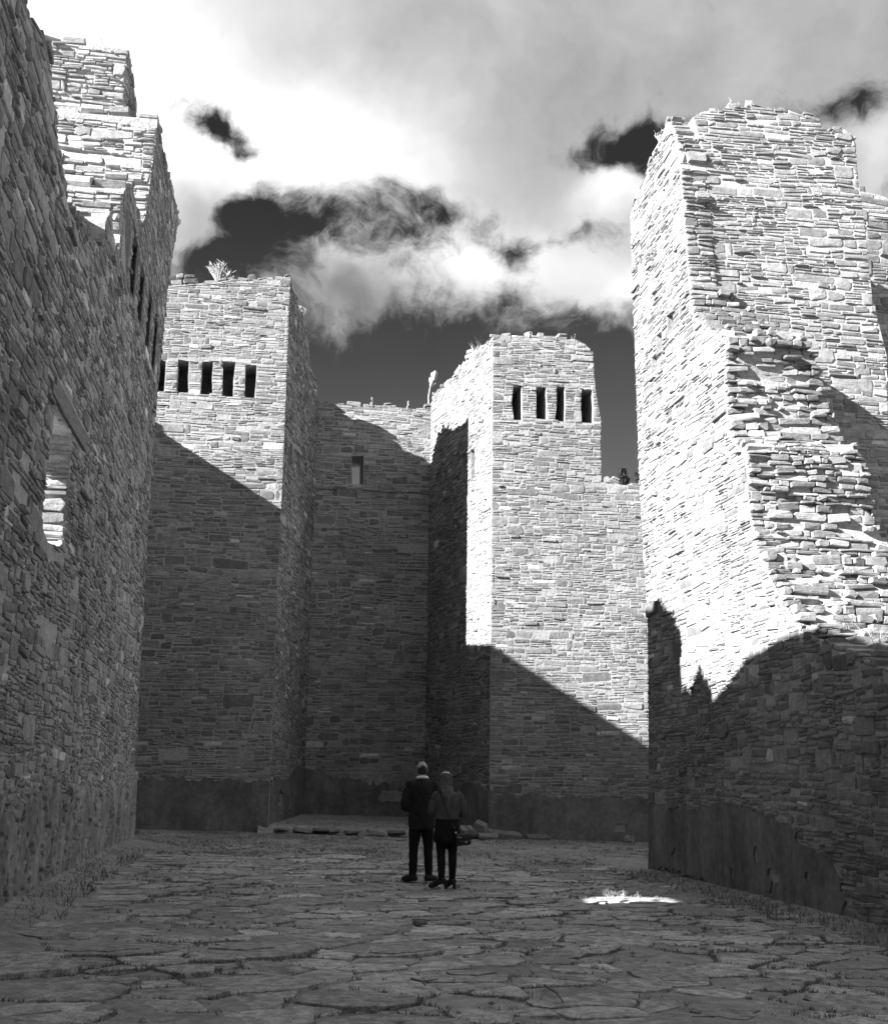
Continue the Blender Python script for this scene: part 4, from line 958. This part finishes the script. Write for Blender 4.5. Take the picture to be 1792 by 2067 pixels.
cp = [loft([((0, hd[1] - .002 + .004 * k, hd[2] + z_), .083 * math.sqrt(max(0, 1 - (z_ / .118) ** 2)) + .001, .103 * math.sqrt(max(0, 1 - (z_ / .118) ** 2)) + .001) for k, z_ in enumerate((.022, .04, .058, .075, .09, .102, .111, .116))], 24)]
cp.append(limb([(-.05, .12, 1.648), (0, .155, 1.645), (.05, .12, 1.648)], [.022, .03, .022]))
fused('cap', cp, M_CAP, man, .008, 2)
fused('collar', [tube([(.072 * math.cos(a), .068 * math.sin(a) + .004, 1.483 - .012 * math.sin(a)) for a in np.linspace(.9, 2 * math.pi + .9 - .6, 20) + 1.0], [.024] * 20, 8)], M_COLLAR, man, .008, 2)

# ---- woman with long hair, grey pullover, patterned skirt, tights, heeled shoes
p0 = on_ground(900, 1800); wom = thing('person', (p0[0], p0[1], p0[2] + .035), 'person with long loose hair, grey pullover and dark skirt, standing on the right, back turned', 'person')
hd = np.array([-.025, .03, 1.485])
shd = [(-.155, 0, 1.275), (.165, 0, 1.275)]; elb = [(-.215, .02, 1.03), (.228, -.02, 1.02)]; wr = [(-.10, .23, 1.05), (.13, .2, .99)]
hip = [(-.08, 0, .84), (.085, 0, .84)]; kne = [(-.075, .01, .47), (.085, .01, .47)]; ank = [(-.07, -.03, .12), (.085, .01, .12)]
bd = [ball(hd, .068, .086, .105, 10, 18), ball(hd + np.array([0, .045, -.05]), .04, .045, .05), limb([(0, -.005, 1.28), (-.01, .0, 1.35), (-.02, .015, 1.43)], [.055, .048, .047]), ball(hd + np.array([0, .088, -.012]), .011, .018, .02, 6, 8),
      loft([((0, 0, .78), .14, .1), ((0, 0, .9), .15, .105), ((0, 0, 1.02), .115, .085), ((0, 0, 1.18), .13, .085), ((0, 0, 1.26), .1, .065), ((0, 0, 1.33), .05, .05)])]
for i, s_ in enumerate((-1, 1)):
    bd += [limb([np.array(shd[i]) * np.array([.8, 1, .985]), np.array(shd[i]) * .6 + np.array(elb[i]) * .4 + np.array([s_ * .012, 0, 0]), elb[i], wr[i]], [.032, .033, .03, .022]), limb([hip[i], kne[i], ank[i]], [.08, .05, .034]), limb([ank[i], np.array(ank[i]) + np.array([s_ * .03, .1, -.06])], [.034, .026])] + hand(wr[i], np.array([-s_ * .55, .75, -.1]), s_)
fused('body', bd, M_SKIN, wom, .009, 2)
sw = [loft([((.005, -.005, .925), .155, .112), ((.005, -.005, .945), .172, .122), ((.005, -.005, 1.0), .165, .118), ((.005, -.008, 1.1), .168, .115), ((.005, -.01, 1.2), .182, .115), ((.005, -.005, 1.265), .172, .1), ((.003, 0, 1.31), .115, .08), ((0, .003, 1.35), .062, .06)], 24)]
for i, s_ in enumerate((-1, 1)): sw.append(limb([np.array(shd[i]) + np.array([-s_ * .02, 0, 0]), np.array(shd[i]) * .6 + np.array(elb[i]) * .4 + np.array([s_ * .015, 0, 0]), elb[i], np.array(elb[i]) * .5 + np.array(wr[i]) * .5, wr[i]], [.062, .058, .05, .044, .034]))
fused('pullover', sw, M_SWEATER, wom, .011, 3, .006)
fused('skirt', [loft([((.01, 0, .62), .195, .15), ((.01, 0, .66), .197, .15), ((.01, 0, .78), .188, .14), ((.01, 0, .88), .172, .125), ((.005, 0, .96), .152, .108)], 24)], M_SKIRT, wom, .011, 2, .006)
tg = []
for i, s_ in enumerate((-1, 1)): tg.append(limb([hip[i], np.array(hip[i]) * .5 + np.array(kne[i]) * .5, kne[i], np.array(kne[i]) * .62 + np.array(ank[i]) * .38 + np.array([0, -.02, 0]), np.array(ank[i])], [.092, .083, .062, .06, .044]))
fused('tights', tg, M_TROUSER, wom, .011, 3)
fused('shoe', shoe((ank[0][0], ank[0][1], 0), 1.15, .24, .042, .05), M_SHOE, wom, .008, 2)
fused('shoe', shoe((ank[1][0], ank[1][1], 0), .35, .24, .042, .05), M_SHOE, wom, .008, 2)
hr_ = [ball(hd + np.array([0, -.014, .010]), .075, .088, .108, 10, 18)]
for k in range(17):                             # long strands over the back, uneven ends
    f_ = k / 16 * 2 - 1; x0 = .06 * f_; x1 = .072 * f_; x2 = .045 * f_ + .02 + random.gauss(0, .008); zt = 1.0 + .16 * abs(f_) ** 1.5 + random.random() * .08; r = .017 + .007 * random.random()
    yb = -.135 + .05 * f_ * f_
    hr_.append(limb([hd + np.array([x0, -.055, .055]), hd + np.array([x1, -.082 + .02 * f_ * f_, -.08]), (hd[0] + (x1 + x2) / 2 + random.gauss(0, .008), yb - .004, (1.36 + zt) / 2), (hd[0] + x2, yb + .006, zt)], [r * 1.2, r * 1.25, r, r * .35]))
for s_ in (-1, 1): hr_.append(limb([hd + np.array([s_ * .05, -.02, .07]), hd + np.array([s_ * .078, -.01, -.04]), (hd[0] + s_ * .085, -.06, 1.25)], [.02, .022, .008]))
fused('hair', hr_, M_HAIR, wom, .006, 1, .002)
fused('hair_clip', [limb([(hd[0] - .045, hd[1] - .072, hd[2] + .085), (hd[0] + .0, hd[1] - .088, hd[2] + .087), (hd[0] + .045, hd[1] - .072, hd[2] + .085)], [.010, .011, .010])], M_COLLAR, wom, .005, 1)

# ---- shoulder bag hanging at her right hip
bx, by, bz = .205, -.155, .67
bag = thing('handbag', (p0[0] + bx, p0[1] + by, p0[2] + .035 + bz), 'small black leather shoulder bag hanging at the hip of the person with long hair', 'handbag')
def rbox(w_, d_, h_, r, c=(0, 0, 0), n=3, tilt=0):
    bm = bmesh.new(); bmesh.ops.create_cube(bm, size=1)
    for v in bm.verts: v.co = Vector((v.co.x * w_, v.co.y * d_, v.co.z * h_))
    bmesh.ops.bevel(bm, geom=list(bm.edges), offset=r, segments=n, affect='EDGES', profile=.5)
    R_ = Matrix.Rotation(tilt, 3, 'Y')
    for v in bm.verts: v.co = R_ @ v.co + Vector(c)
    vs = [np.array(v.co) for v in bm.verts]; bm.verts.index_update(); F = [tuple(x.index for x in f.verts) for f in bm.faces]; bm.free(); return vs, F
ti_ = -.12
link('bag_body', mesh_pyd('bag_body', *rbox(.215, .085, .165, .028, tilt=ti_), M_LEATHER, None, True), bag)
link('flap', mesh_pyd('flap', *rbox(.2, .012, .075, .005, (.006, -.046, .028), 2, ti_), M_LEATHER, None, True), bag)
link('pocket', mesh_pyd('pocket', *rbox(.15, .018, .06, .007, (.02, -.046, -.04), 2, ti_), M_LEATHER, None, True), bag)
for (x, z) in ((-.075, .03), (-.04, .026)): link('stud', mesh_pyd('stud', *ball((x, -.055, z), .008, .006, .008, 6, 8), M_METAL, None, True), bag)
link('plate', mesh_pyd('plate', *rbox(.034, .006, .012, .002, (.035, -.058, -.032), 1, ti_), M_METAL, None, True), bag)
link('strap', mesh_pyd('strap', *tube([(-.1, -.01, .075), (-.125, -.012, .16), (-.2, .03, .29), (-.235, .034, .42), (-.28, .04, .55), (-.335, .09, .665), (-.33, .16, .66), (-.25, .28, .5), (-.05, .32, .3), (.05, .2, .2), (.1, .03, .12), (.1, 0, .085)], .0075, 6), M_LEATHER, None, True), bag)
link('ring', mesh_pyd('ring', *ball((-.105, -.018, .088), .012, .007, .014, 6, 8), M_METAL, None, True), bag)
